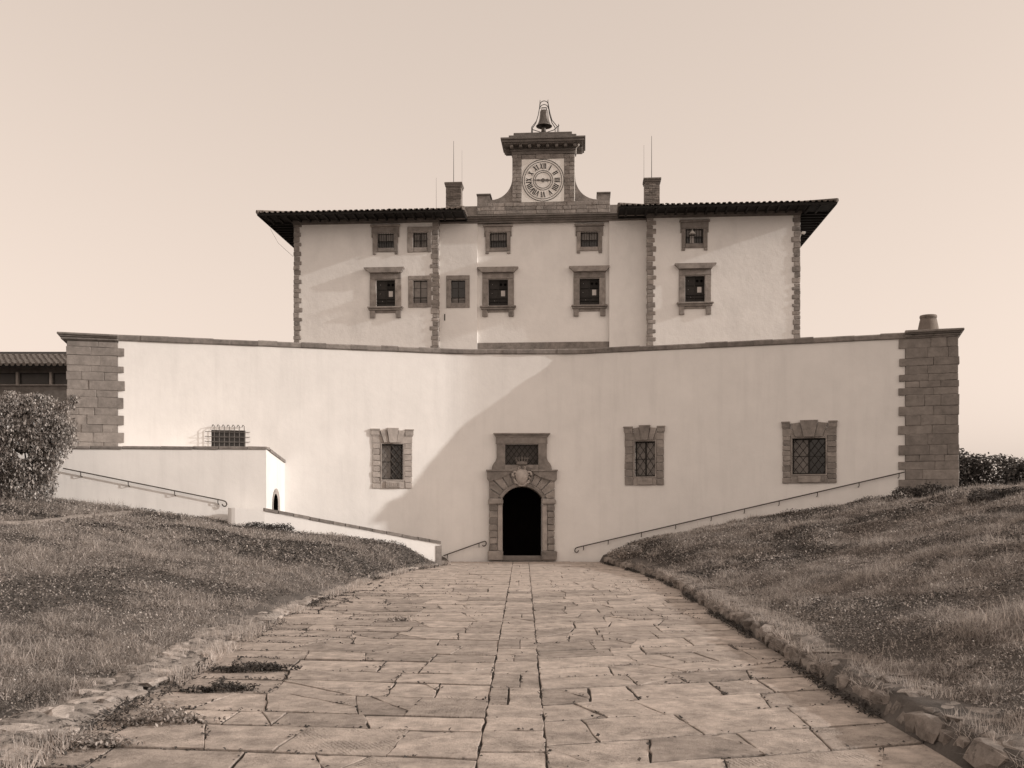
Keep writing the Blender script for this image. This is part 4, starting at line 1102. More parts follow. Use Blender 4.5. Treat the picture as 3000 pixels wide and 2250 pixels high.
def numeral(txt, hour):
    m = MB(); H = Rk*.265; tw = Rk*.042; w_ = {'I': Rk*.08, 'V': Rk*.17, 'X': Rk*.17}
    tot = sum(w_[c] for c in txt); x = -tot/2; rc = Rk*.675; t = 2*math.pi*hour/12
    def q4(pts):
        V = []
        for v in (VG-.055, VG-.034):
            for (xx, zz) in pts:
                zz += rc; V.append((ccx + xx*math.cos(t) + zz*math.sin(t), v, ccz - xx*math.sin(t) + zz*math.cos(t)))
        m.add(V, [(0,1,2,3), (7,6,5,4), (0,1,5,4), (1,2,6,5), (2,3,7,6), (3,0,4,7)])
    for c in txt:
        W = w_[c]; xc = x + W/2
        if c == 'I': q4([(xc-tw/2, -H/2), (xc+tw/2, -H/2), (xc+tw/2, H/2), (xc-tw/2, H/2)])
        if c == 'V':
            q4([(xc-tw*.3, -H/2), (xc+tw*.5, -H/2), (xc-W*.42+tw, H/2), (xc-W*.42, H/2)]); q4([(xc, -H/2), (xc+tw*.45, -H/2), (xc+W*.42, H/2), (xc+W*.42-tw*.5, H/2)])
        if c == 'X':
            q4([(xc+W*.40-tw, -H/2), (xc+W*.40, -H/2), (xc-W*.40+tw, H/2), (xc-W*.40, H/2)]); q4([(xc-W*.40, -H/2), (xc-W*.40+tw*.5, -H/2), (xc+W*.40, H/2), (xc+W*.40-tw*.5, H/2)])
        x += W
    m.build('numeral', 'paint', ck)
for k, t_ in enumerate(['XII', 'I', 'II', 'III', 'IIII', 'V', 'VI', 'VII', 'VIII', 'IX', 'X', 'XI']): numeral(t_, k)
for ang, ln, w_, dv in ((R(-88), .475, .022, 0), (R(92), .40, .034, -.012)):
    pts = [(-w_*.6, 0), (-w_*1.3, ln*.35), (-w_*2.1, ln*.5), (-w_*.7, ln*.72), (-w_*.5, ln), (w_*.5, ln), (w_*.7, ln*.72), (w_*2.1, ln*.5), (w_*1.3, ln*.35), (w_*.6, 0)]
    MB().prism([(ccx + Rk*(x*math.cos(ang) + z*math.sin(ang)), ccz + Rk*(-x*math.sin(ang) + z*math.cos(ang))) for x, z in pts], VG-.075+dv, VG-.065+dv).build('hand', 'paint_grey', ck)
ringm(0.0, Rk*.085, VG-.10, VG-.05, 16).build('hand_boss', 'paint_grey', ck)
# pale cable and bracket on the tower's right edge
MB().tube([va(1684, 455, VG)[:1] + (VG-.1, va(1684, 455, VG)[1]), va(1683, 590, VG)[:1] + (VG-.1, va(1683, 590, VG)[1])], .022, 5).build('cable_duct', 'white', vil)
fl = MB(); fx, fz = va(1688, 443, VG); fl.tube([(fx-.02, VG-.12, fz-.2), (fx, VG-.2, fz+.1), (fx+.1, VG-.25, fz+.24)], .035, 5); fl.cbox(fx-.13, fx+.0, VG-.4, VG-.2, fz+.2, fz+.32, b=.02); fl.cbox(fx+.1, fx+.2, VG-.4, VG-.2, fz+.22, fz+.4, b=.02)
fl.build('floodlight_bracket', 'white', vil)
fx, fz = va(2352, 682, 0); fl = MB().tube([(uR1, .3, fz-.1), (uR1+.25, .25, fz+.02)], .025, 5); fl.cbox(uR1+.15, uR1+.38, .1, .3, fz-.02, fz+.12, b=.02); fl.tube([(uR1+.05, .3, fz-.3), (uR1+.15, .22, fz)], .02, 5)
fl.build('corner_lamp', 'white', vil)
MB().tube([va(790, 668, -1.6)[:1] + (-1.5, va(790, 668, -1.6)[1]), va(815, 712, -.8)[:1] + (-.8, va(815, 712, -.8)[1]), (uL0-.06, -.05, va(860, 752)[1])], .010, 4).build('cable', 'iron', vil)
# chimneys with rungs and masts
def chimney(X0, X1, Y0, v, rung_side, seed):
    u0, u1 = VP.at(X0, 560, v)[0], VP.at(X1, 560, v)[0]; zt = VP.at((X0+X1)/2, Y0, v)[1] - ZB; zb0 = ZE + .3; wd = u1-u0
    c = MB().box(u0+.03, u1-.03, v+.03, v+wd-.03, zb0, zt-.1).build('chimney', 'ashlar_core', vil); r2 = random.Random(seed)
    z = zb0; k = 0
    while z < zt - .26:
        h = .12
        for (a, b) in ((u0, u0+wd*.48), (u0+wd*.5, u1)) if k % 2 else ((u0, u0+wd*.27), (u0+wd*.29, u0+wd*.71), (u0+wd*.73, u1)):
            MB().cbox(a, b, v + r2.uniform(-.012,.012), v+.15, z+.006, z+h-.006, b=.012, j=.006, rr=r2).build('brick', 'brick', c)
        z += h; k += 1
    for X in (u0+.0, u1-.03): MB().box(X, X+.03, v+.16, v+wd, zb0, zt-.2).build('flank', 'brick', c)
    cp = MB().cbox(u0-.05, u1+.05, v-.06, v+wd+.05, zt-.26, zt-.14, b=.012, j=.004, rr=r2); cp.cbox(u0-.09, u1+.09, v-.10, v+wd+.09, zt-.138, zt, b=.015, j=.004, rr=r2); cp.build('chimney_cap', 'brick', c)
    for i in range(4):
        zz = zb0 + .25 + i*.32; e = u1 if rung_side > 0 else u0
        MB().tube([(e, v+.2, zz), (e+.17*rung_side, v+.2, zz-.02), (e+.17*rung_side, v+.2, zz-.12), (e, v+.2, zz-.12)], .012, 4).build('rung', 'iron_light', c)
    return c
chimney(1306, 1350, 534, 3.0, -1, 1); chimney(1889, 1933, 521, 3.0, 1, 2)
def mast(X, Y0, Y1, v, r_):
    (u_, za), (_, zb2) = va(X, Y1, v), va(X, Y0, v); MB().tube([(u_, v, za-.15), (u_, v, zb2)], r_, 5, r_*.5).build('antenna_mast', 'iron' if r_ > .012 else 'iron_light', vil)
mast(1329, 413, 536, 3.4, .022); mast(1278, 520, 612, 2.4, .012); mast(1353.5, 440, 600, 3.4, .010); mast(1909, 398, 523, 3.4, .024); mast(1886.5, 425, 600, 3.0, .013)

# windows of the villa
def sash(o, v, style, parent, r2):
    u0, u1, z0, z1 = o; s = .055; mid = (u0+u1)/2; y0 = v + .2
    b = MB()
    for q_ in ((u0, u0+s, z0, z1), (u1-s, u1, z0, z1), (u0+s, u1-s, z0, z0+s), (u0+s, u1-s, z1-s, z1), (mid-.03, mid+.03, z0+s, z1-s)): b.box(q_[0], q_[1], y0, y0+.06, q_[2], q_[3])
    w = b.build('window', 'wood', parent)
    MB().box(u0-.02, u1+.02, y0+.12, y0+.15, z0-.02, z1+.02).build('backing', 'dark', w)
    return w, (u0+s, mid-.03, mid+.03, u1-s, z0+s, z1-s, y0)
def bars(w, u0, u1, z0, z1, v, nvert, hz):
    g = MB()
    for i in range(nvert):
        uu = u0 + (u1-u0)*(i+.5)/nvert; g.tube([(uu, v, z0), (uu, v, z1)], .016, 5)
    for f_ in hz: g.tube([(u0, v+.02, z0+(z1-z0)*f_), (u1, v+.02, z0+(z1-z0)*f_)], .014, 5)
    g.build('grille', 'iron', w)
def small_window(o, fr, v, k):
    r2 = random.Random(100+k); O = vr(*o, v); w, (a, b, c, d, z0, z1, y0) = sash(O, v, 0, vil, r2)
    zm = z0 + (z1-z0)*.5
    for (p, q_) in ((a, b), (c, d)):
        MB().box(p, q_, y0+.02, y0+.03, zm+.02, z1).build('pane', 'pane_pale', w); MB().box(p, q_, y0+.02, y0+.03, z0, zm-.02).build('pane', 'glass', w)
    MB().box(a, d, y0-.01, y0+.05, zm-.02, zm+.02).build('transom', 'wood', w)
    bars(w, O[0], O[1], O[2], O[3], v+.08, 7, (.42,))
    U0, U1, Z0, Z1 = vr(*fr, v); ft = .16; capz = .14; ear = .14
    st = 'stone'
    zb0 = Z0 + ft
    mkb = lambda n_, *q_: MB().cbox(*q_, b=.018, j=.006, rr=r2).build(n_, st, w)
    i0, i1 = U0 + .14, U1 - .14
    mkb('jamb', i0, O[0], v-.09, v+.12, zb0, O[3]); mkb('jamb', O[1], i1, v-.09, v+.12, zb0, O[3])
    mkb('lintel', i0-.07, i1+.07, v-.10, v+.12, O[3]+.003, Z1-capz)
    for (p, q_) in ((i0-.07, i0-.003), (i1+.003, i1+.07)): mkb('ear', p, q_, v-.10, v+.05, O[3]-.28, O[3])
    mkb('hood', U0, U1, v-.19, v+.05, Z1-capz+.003, Z1)
    mkb('sill', O[0]+.003, O[1]-.003, v-.10, v+.15, zb0, O[2])
    mkb('foot', i0, i0+.22, v-.10, v+.05, Z0, zb0-.003); mkb('foot', i1-.22, i1, v-.10, v+.05, Z0, zb0-.003)
    return w, O
for k, (o, fr, v) in enumerate(W_A):
    w, O = small_window(o, fr, v, k)
    if k == 3:
        m_ = (O[0]+O[1])/2 - .12; zz = O[3]-.35
        lm = MB().lathe([(.02, .28), (.05, .2), (.1, .16), (.19, .02), (.2, 0), (.0, .02)], (m_, -.02, zz), 14); lm.tube([(m_, -.02, zz+.27), (m_, .15, zz+.3)], .015, 5)
        lm.build('lamp', 'white', w)
        MB().cbox(m_-.13, m_+.13, .17, .185, O[2]+.08, zz-.1, b=.004).build('notice', 'paper', w)
def big_window(o, fr, v, k):
    r2 = random.Random(200+k); O = vr(*o, v); w, (a, b, c, d, z0, z1, y0) = sash(O, v, 0, vil, r2)
    H = z1 - z0
    # boarded shutters with rails
    for i, (p, q_) in enumerate(((a, b), (c, d))):
        for f0, f1 in ((0, .14), (.15, .27), (.28, .64), (.65, 1.0)):
            MB().cbox(p+.004, q_-.004, y0+.0, y0+.04, z0+H*f0+.006, z0+H*f1-.006, b=.012).build('shutter_panel', 'paint' if (i == 1 and f0 > .6) else 'wood', w)
    for zz in (.145, .275): MB().tube([(O[0], v+.1, z0+H*zz), (O[1], v+.1, z0+H*zz)], .018, 5).build('bar', 'iron', w)
    # two round vent holes and a paper notice on the right leaf
    for f_ in (.25, .75):
        m = MB(); m.lathe([(0, 0), (.085, 0), (.085, .012), (.065, .012), (.065, .002)], (0,0,0), 14)
        V = [(c + (d-c)*f_ + x, y0 - z - .001, z0 + H*.84 + y) for x, y, z in m.v]; mm = MB().add(V, m.f); mm.build('vent_hole', 'dark', w)
    nw = .21; nc = c + (d-c)*.5
    nt_ = MB().box(nc-nw*.62, nc+nw*.62, y0-.012, y0-.002, z0+H*.38, z0+H*.60).build('notice', 'paper', w)
    for (fx, fz) in ((.3, .5), (.35, .85), (.6, .2)): MB().cbox(a + (b-a)*fx-.014, a + (b-a)*fx+.014, y0-.012, y0-.001, z0+H*fz-.014, z0+H*fz+.014, b=.003).build('stud', 'paper', w)
    U0, U1, Z0, Z1 = vr(*fr, v); st = 'stone'
    mkb = lambda n_, *q_: MB().cbox(*q_, b=.02, j=.006, rr=r2).build(n_, st, w)
    i0, i1 = O[0]-.39, O[1]+.39
    mkb('jamb', i0, O[0], v-.11, v+.12, O[2]+.0, O[3]); mkb('jamb', O[1], i1, v-.11, v+.12, O[2]+.0, O[3])
    zl = Z1 - .33
    mkb('lintel', i0, i1, v-.12, v+.12, O[3]+.003, zl)
    MB().prism([(i0-.02, zl+.003), (i1+.02, zl+.003), (i1+.14, zl+.15), (U1-.06, zl+.22), (U1, zl+.26), (U1, Z1), (U0, Z1), (U0, zl+.26), (U0+.06, zl+.22), (i0-.14, zl+.15)], v-.36, v+.05).build('hood', st, w)
    s0, s1 = i0-.14, i1+.14
    sl_ = MB().cbox(s0, s1, v-.30, v+.15, O[2]-.12, O[2]-.003, b=.03, j=.006, rr=r2); sl_.cbox(s0+.06, s1-.06, v-.22, v+.1, O[2]-.24, O[2]-.123, b=.03, j=.006, rr=r2); sl_.build('sill', st, w)
    mkb('apron', i0+.36, i1-.36, v-.08, v+.05, O[2]-.40, O[2]-.243)
    mkb('foot', i0, i0+.34, v-.16, v+.05, Z0, O[2]-.243); mkb('foot', i1-.34, i1, v-.16, v+.05, Z0, O[2]-.243)
for k, (o, fr, v) in enumerate(W_B): big_window(o, fr, v, k)
for k, (o, fr, v) in enumerate(W_C):
    r2 = random.Random(300+k); O = vr(*o, v); w, (a, b, c, d, z0, z1, y0) = sash(O, v, 0, vil, r2); H = z1-z0
    cuts = (0, .25, .68, 1) if k else (0, .5, 1)
    for (p, q_) in ((a, b), (c, d)):
        for f0, f1 in zip(cuts[:-1], cuts[1:]):
            MB().box(p, q_, y0+.02, y0+.03, z0+H*f0+.015, z0+H*f1-.015).build('pane', 'glass' if (k == 2 and f0 > .1) else 'pane_pale', w)
        for f_ in cuts[1:-1]: MB().box(p, q_, y0+.005, y0+.05, z0+H*f_-.014, z0+H*f_+.014).build('glazing_bar', 'wood', w)
    if k == 0: bars(w, O[0], O[1], O[2], O[3], v+.08, 6, (.45,))
    else:
        for zz in (.08, .2): MB().tube([(O[0], v+.1, z0+H*zz), (O[1], v+.1, z0+H*zz)], .016, 5).build('bar', 'iron', w)
    U0, U1, Z0, Z1 = vr(*fr, v)
    mkb = lambda n_, *q_: MB().cbox(*q_, b=.02, j=.006 if k else .012, rr=r2).build(n_, 'stone', w)
    U1 = min(U1, uL1 - .42) if k < 2 else U1
    mkb('jamb', U0, O[0], v-.07, v+.12, Z0, O[3]); mkb('jamb', O[1], U1, v-.07, v+.12, Z0, O[3]); mkb('lintel', U0, U1, v-.072, v+.12, O[3]+.003, Z1); mkb('sill', O[0]+.003, O[1]-.003, v-.07, v+.15, Z0, O[2])
cu, cz_ = va(1303, 929, VC); MB().cbox(cu-.03, cu+.03, VC-.04, VC+.02, cz_-.22, cz_+.2, b=.01).build('wall_cramp', 'iron', vil)

# ------------------------------------------------------------------ bells on the tower
def vw(u, v, z):   # villa local -> world
    d, b = VP.d, VP.b; return (VP.p[0]+u*d[0]+v*b[0], VP.p[1]+u*d[1]+v*b[1], z+ZB)
bu, bz0 = va(1594, 380, VG+.5); VB = VG + .5
S_ = 64.6/3000.0                                    # metres per photo pixel here
bz = ZT
cage = empty('bell_cage', vw(bu, VB, bz), -TH); tag(cage, 'curved wrought iron bell cage on top of the clock gable', 'bell cage')
def leg(sx, sy, k):
    pr0 = [(40, 0), (38.5, 35), (23, 51), (17, 72), (14, 88), (11.5, 102)] if k == 0 else [(34, 0), (33.5, 14), (24, 30), (17, 55), (13, 80), (11.5, 100)]
    MB().tube([(sx*x*S_, sy*(.1 + x*.012) - .0, z*S_) for x, z in pr0], .03, 6, .022).build('leg', 'iron', cage)
for sx in (-1, 1):
    leg(sx, 1, 0); leg(sx, -1, 1)
    MB().tube([(sx*12*S_, 0, 80*S_), (sx*12*S_, 0, 107*S_)], .028, 5, .01).build('post', 'iron', cage)
for zz, w_ in ((84, 12), (95, 12)):
    MB().tube([(-w_*S_, 0, zz*S_), (-w_*.6*S_, 0, (zz+6)*S_), (0, 0, (zz+8)*S_), (w_*.6*S_, 0, (zz+6)*S_), (w_*S_, 0, zz*S_)], .026, 5).build('arch_bar', 'iron', cage)
MB().tube([(-34*S_, -.45, 10*S_), (0, -.1, 4*S_), (30*S_, -.35, 9*S_), (46*S_, -.5, 20*S_)], .026, 5).build('striker_arm', 'iron', cage)
MB().tube([(44*S_, .2, 0), (43*S_, .2, 36*S_)], .02, 5).build('striker_post', 'iron', cage)
def bell(name, label, sc, zc, dx):
    H = 50*S_*sc; r_ = 24.5*S_*sc
    prof = [(0, H*.97), (r_*.22, H*.965), (r_*.44, H*.93), (r_*.5, H*.85), (r_*.52, H*.7), (r_*.57, H*.45), (r_*.68, H*.24), (r_*.84, H*.08), (r_, 0), (r_*.97, -.03*H), (r_*.88, H*.03), (r_*.6, H*.25), (r_*.46, H*.7), (0, H*.85)]
    e = empty(name, vw(bu+dx, VB, bz+zc), -TH); tag(e, label, 'bell')
    MB().lathe(prof, (0,0,0), 28).build('bell_body', 'bronze', e, smooth=True)
    MB().tube([(0, 0, H*.85), (0, 0, -.02)], .02, 5).build('clapper_rod', 'iron', e); MB().lathe([(0, -.1*sc-.02), (.07*sc, -.06), (.07*sc, 0), (0, .05)], (0,0,0), 10).build('clapper', 'iron', e)
    MB().tube([(-r_*.3, 0, H*.93), (-r_*.3, 0, H*1.1), (r_*.3, 0, H*1.1), (r_*.3, 0, H*.93)], .03*sc+.008, 5).build('bell_hanger', 'iron', e)
    return e
bell('bell', 'large bronze bell hanging in the frame above the clock', 1.0, 27*S_, 0)
bell('bell', 'small bell below the large bell on the clock gable', .5, 3*S_, -.03)

# ------------------------------------------------------------------ farm building far left
fb = empty('farm_building', (-33, 60, 3)); tag(fb, 'low tiled building half hidden behind the ivy and left pier', 'building')
def fz_(y): return EYE + (1480-y)/F*60 - 3
m = wall_with_holes(-16, 9, 0, fz_(1085)+.42, 0, [(-9.6 + i*1.12*1.75, -9.6 + i*1.12*1.75 + 1.75, fz_(1126), fz_(1092)) for i in range(0, 9)], .3)
m.add([(9, 0, 0), (9, 8, 0), (9, 8, fz_(1085)), (9, 0, fz_(1085))], [(0,1,2,3)])
m.build('wall', 'stone_dark', fb, recalc=False)
for i in range(9):
    a = -9.6 + i*1.96
    w = MB().box(a, a+.09, .1, .16, fz_(1126), fz_(1092)).box(a+1.66, a+1.75, .1, .16, fz_(1126), fz_(1092)).box(a+.09, a+1.66, .1, .16, fz_(1095), fz_(1092)).build('window', 'wood', fb)
    MB().box(a+.09, a+1.66, .125, .135, fz_(1126), fz_(1095)).build('pane', mat('shed_pane', sep(.07), .35, 2, .2) if i == 0 else bpy.data.materials['shed_pane'], w)
    MB().box(a-.16, a-.05, -.08, .1, fz_(1127), fz_(1090)).build('mullion', 'stone_pale', w)
MB().box(-16, 9.1, -.15, .05, fz_(1130), fz_(1127)).build('sill_band', 'stone', fb)
rf = MB().add([(-17, -1.3, fz_(1078)), (10, -1.3, fz_(1078)), (10, 5, fz_(1078)+1.7), (-17, 5, fz_(1078)+1.7), (-17, -1.3, fz_(1084)), (10, -1.3, fz_(1084)), (10, 5, fz_(1084)+1.6), (-17, 5, fz_(1084)+1.6)], [(0,1,2,3), (4,7,6,5), (0,4,5,1), (1,5,6,2)]).build('roof', 'wood_dark', fb)
tb = MB(); r2 = random.Random(8)
for i in range(78):
    x = -17 + i*.345
    for k in range(7):
        y = -1.4 + k*.62; z = fz_(1078) + (y+1.3)*.27 + .05
        tb.tube([(x + r2.uniform(-.02,.02), y, z + .02), (x + r2.uniform(-.02,.02), y+.66, z+.16)], .125, 6, .1)
tag(tb.build('tile_rows', 'tile', rf), kind='stuff')

# ------------------------------------------------------------------ vegetation
def leaves(C, size, rs, tilt=1.0, droop=0.0, ratio=.62):
    """numpy leaves: kite-shaped quads bent along the midrib; C (n,3)"""
    n = len(C); a = rs.random(n)*2*np.pi; b = (rs.random(n)-.5)*2*tilt - droop; s = size*(0.65 + .7*rs.random(n))
    d = np.stack([np.cos(a)*np.cos(b), np.sin(a)*np.cos(b), np.sin(b)], -1)
    sd = np.stack([-np.sin(a), np.cos(a), (rs.random(n)-.5)*1.2], -1); sd /= np.linalg.norm(sd, axis=1)[:, None]
    up = np.cross(d, sd)
    s = s[:, None]
    V = np.stack([C, C + d*s*.5 + sd*s*ratio*.5 + up*s*.1, C + d*s, C + d*s*.5 - sd*s*ratio*.5 + up*s*.1], 1)
    return V.reshape(-1, 3)
def quads_obj(name, V, m, parent=None):
    n = len(V)//4; return fast_mesh(name, V, np.arange(n*4), np.full(n, 4), m, parent)
def shrub(name, label, base, blobs, n, size, m, seed, droop=.3, cat='shrub', stems=6, shell=.55):
    """blobs: (dx,dy,dz,rx,ry,rz) ellipsoids filled mostly near their skin"""
    rs = np.random.default_rng(seed); e = empty(name, base); tag(e, label, cat)
    vol = np.array([b[3]*b[5] for b in blobs]); pick = rs.choice(len(blobs), n, p=vol/vol.sum()); bl = np.array(blobs)[pick]
    dv = rs.normal(size=(n, 3)); dv /= np.linalg.norm(dv, axis=1)[:, None]
    rad = (shell + (1-shell)*rs.random(n)**.6) * (1 + .22*fbm(dv[:,0]*3 + bl[:,0], dv[:,2]*3 + dv[:,1]*2, 2))
    C = bl[:, :3] + dv*bl[:, 3:]*rad[:, None]
    keep = (C[:, 2] > .02) & (fbm(C[:,0]*2.6 + C[:,1]*1.3, C[:,2]*2.4, 2) > -.46)
    C = C[keep]
    quads_obj('foliage', leaves(C, size, rs, 1.0, droop), m, e)
    st = MB(); r2 = random.Random(seed)
    for i in range(stems):
        b = blobs[i % len(blobs)]
        st.tube([(b[0]*.2 + r2.uniform(-.1,.1), b[1]*.2 + r2.uniform(-.1,.1), -.1), (b[0]*.6 + r2.uniform(-.2,.2), b[1]*.6, b[2]*.5), (b[0] + r2.uniform(-.3,.3)*b[3], b[1] + r2.uniform(-.3,.3)*b[4], b[2] + .4*b[5])], .05*min(1, b[5]), 5, .012)
    st.build('stem', 'bark', e)
    return e
ivx = (78-1500)/F*35.0
shrub('ivy_bush', 'dense leafy ivy bush at the left edge beside the stair block', (ivx, 35.0, float(terrain(ivx, 35.0))-.05),
      [(0, 0, .75, 1.05, 1.0, .95), (-.15, 0, 1.55, 1.3, 1.2, .9), (.15, 0, 2.25, 1.55, 1.4, .95), (-.3, 0, 2.95, 1.5, 1.4, .85), (.75, -.1, 2.55, .95, .9, .75), (-1.2, .1, 2.2, 1.2, 1.2, 1.5), (.2, 0, 3.35, 1.05, 1.0, .45), (1.35, 0, 3.35, .38, .2, .14), (1.6, 0, 3.6, .2, .16, .16), (-1.6, 0, 1.0, 1.0, 1.0, 1.1), (-.2, 0, 2.0, 1.2, .9, .8), (-.2, -.6, 1.6, .6, .45, .6)] + [(1.15*math.cos(a_) * (1 + .15*math.sin(5*a_)), -.3, 2.1 + 1.45*math.sin(a_) + .2*math.sin(7*a_), .28, .25, .26) for a_ in np.linspace(-.9, 3.6, 17)],
      60000, .095, 'leaf', 3, droop=.75, stems=8, shell=.35)
shrub('far_hedge', 'dark rounded hedge on the skyline right of the right pier', (28.5, 61, 3.4), [(-2.5, 0, .9, 2.2, 1.6, 1.45), (.2, 0, .8, 2.4, 1.6, 1.35), (3.2, .3, .7, 2.5, 1.6, 1.1), (6.2, .5, .6, 2.6, 1.6, 1.0)], 15000, .22, 'leaf_far', 5, droop=.2)
pbx, pby = (2730-1500)/F*38.6, 38.6
shrub('low_shrub', 'low dark shrub at the foot of the right pier', (pbx, pby, float(terrain(pbx, pby))-.03), [(0, 0, .12, .75, .5, .36), (-.9, .1, .08, .6, .4, .26), (.75, 0, .1, .5, .4, .28)], 2600, .09, 'clover', 6)
gx2, gy2 = (1850-1500)/F*40.5, 40.5
shrub('low_shrub', 'tufted herb clump where the high kerb meets the wall', (gx2, gy2, float(terrain(gx2, gy2))-.03), [(0, 0, .12, .55, .5, .42), (-.5, .4, .05, .5, .4, .3), (.4, -.3, .05, .4, .4, .3)], 2200, .09, 'grass', 7)
lx2, ly2 = (752-1500)/F*38.2, 38.2
shrub('low_shrub', 'low dark shrub against the left end of the ramp parapet', (lx2, ly2, float(terrain(lx2, ly2))-.03), [(0, 0, .08, .6, .35, .25), (.8, .15, .06, .55, .35, .22), (-.9, -.1, .05, .5, .3, .18)], 2200, .085, 'clover', 8)
ex2, ey2 = (2905-1500)/F*33, 33
shrub('low_shrub', 'dark mound of herbs at the right edge of the slope', (ex2, ey2, float(terrain(ex2, ey2))-.03), [(0, 0, .1, .8, .6, .32), (.9, 0, .12, .8, .6, .36), (-.6, -.8, .05, .5, .5, .2)], 3000, .1, 'clover', 9)
# weed clumps standing on the path edge at the left
for k, (px, py, r_, n, lab) in enumerate(((478, 2120, .38, 1500, 'largest weed clump on the left of the path, nearest the viewer'), (655, 2025, .30, 900, 'flat dark weed clump between two slabs left of the path'), (745, 1965, .42, 1500, 'dark flowering weed mat on the left path edge'), (250, 2190, .35, 1200, 'broad leaved weed clump at the bottom left corner of the path'), (1168, 1820, .16, 300, 'small weed tuft in a joint halfway up the path'))):
    Y = EYE*F/(py-HY); X = (px-PX)/F*Y
    shrub('weed_clump', lab, (X, Y, 0.0), [(0, 0, .03, r_, r_*.6, .10 if k != 0 else .2), (r_*.9, .06, .02, r_*.9, r_*.28, .07), (-r_*.9, -.1, .02, r_*.8, r_*.3, .07), (r_*.3, r_*.7, .02, r_*.5, r_*.6, .06), (-r_*.4, r_*1.1, .02, r_*.35, r_*.6, .05)], int(n*1.3), .05, 'clover' if k in (1, 2) else 'herb', 20+k, cat='weeds', stems=3, shell=.3)

# grass: tapered bent blades, vectorised
def blades(P, H, W, rs, lean=.5, seg=2):
    n = len(P); a = rs.random(n)*2*np.pi; l = (rs.random(n)*.9 + .1)*lean; h = H*(.5 + rs.random(n)); w = W*(.7 + .6*rs.random(n))
    d = np.stack([np.cos(a), np.sin(a), 0*a], -1); f_ = rs.random(n)*np.pi; sdv = np.stack([np.cos(f_), np.sin(f_), 0*f_], -1)
    up = np.array([0, 0, 1.0])
    c1 = P + d*(h*l*.35)[:, None] + up*(h*.55)[:, None]; c2 = P + d*(h*l)[:, None] + up*(h*(1-.35*l))[:, None]
    s_ = sdv*w[:, None]/2
    if seg == 2:
        V = np.stack([P - s_, P + s_, c1 + s_*.8, c1 - s_*.8, c2], 1).reshape(-1, 3)
        base = np.arange(n)[:, None]*5
        L = np.concatenate([base + np.array([0,1,2,3]), base + np.array([3,2,4])], 1).ravel(); S = np.tile([4, 3], n)
    else:
        V = np.stack([P - s_, P + s_, c2], 1).reshape(-1, 3); L = np.arange(n*3); S = np.full(n, 3)
    return V, L, S
def scatter(n, x0, x1, y0, y1, rs):
    x = x0 + (x1-x0)*rs.random(n); y = y0 + (y1-y0)*rs.random(n); return x, y
rs = np.random.default_rng(99)
def grassy(x, y):
    dr = x - kR(y); dl = kL(y) - x
    wy = wall_y(np.clip(x, -23, 23)); nearer = smooth01((y-22)/10); ok = ((dr > .78 - .25*nearer) | (dl > .8 - .65*nearer)) & (y < wy - .1)
    inb = (x < xb1 + .1) & (y > YB + BT*(x - xb1) - .06)
    t = np.clip((x - A[0] + .4)/(C[0]-A[0]), 0, 1); par_y = A[1] + (C[1]-A[1])*t
    inb |= (x > A[0]-.6) & (x < C[0]+.3) & (y > par_y - .06)
    rx = x/np.maximum(y, .1); vis = np.abs(rx) < .56 + .22*rs.random(np.shape(x))
    inp = (x > 15.4) & (x < 18.2) & (y > 39.3) & (y < 43)
    worn = fp_dist(x, y) < .24 + .12*fbm(x*2, y*2, 2)
    return ok & ~inb & vis & ~inp & ~worn
def make_grass(name, label, m, n_t, xr, yr, per, H, W, spread, thin, lean, seg, sel):
    x, y = scatter(n_t, *xr, *yr, rs); k = grassy(x, y) & sel(x, y) & (rs.random(n_t) < thin(x, y)); x, y = x[k], y[k]
    hs = (.6 + .8*rs.random(len(x)))*(1 + 2.4*np.clip(fbm(x*1.5 + 50, y*1.3, 3), -.30, .8))
    X = np.repeat(x, per) + rs.normal(size=len(x)*per)*spread; Y = np.repeat(y, per) + rs.normal(size=len(x)*per)*spread
    ok = (X - kR(Y) > .45) | (kL(Y) - X > .35 - .3*smooth01((Y-22)/10))
    X, Y = X[ok], Y[ok]; hs = np.repeat(hs, per)[ok]
    P = np.stack([X, Y, terrain(X, Y) - .01], -1)
    V, L, S = blades(P, H*hs, W, rs, lean, seg)
    return V, L, S
def join(parts):
    Vs, Ls, Ss = [], [], []; o = 0
    for V, L, S in parts: Vs.append(V); Ls.append(L + o); Ss.append(S); o += len(V)
    return np.concatenate(Vs), np.concatenate(Ls), np.concatenate(Ss)
patch = lambda x, y: fbm(x*.55 + 11, y*.38 + 5, 3)
parts = []; dry = []; clo = []
one = lambda x, y: np.ones_like(x)
# near band / middle / far, denser near the viewer
for (n_t, yr, xr, per, H, W, sp, seg) in ((13000, (7.5, 17), (-12, 12), 34, .095, .008, .06, 2), (26000, (17, 28), (-20, 20), 20, .10, .012, .08, 1), (40000, (28, 45), (-29, 29), 14, .115, .018, .10, 1)):
    parts.append(make_grass('g', '', '', n_t, xr, yr, per, H, W, sp, one, 1.9, seg, lambda x, y: patch(x, y) > -.18))
    dry.append(make_grass('g', '', '', n_t//3, xr, yr, per//2, H*1.35, W*.8, sp*1.3, one, 1.2, seg, lambda x, y: fbm(x*.7+70, y*.5, 2) > .02))
go = fast_mesh('grass', *join(parts), 'grass'); tag(go, 'short uneven grass covering both banks', 'grass', kind='stuff')
do = fast_mesh('dry_grass', *join(dry), 'grass_dry'); tag(do, 'pale dry grass stalks mixed into the banks', 'grass', kind='stuff')
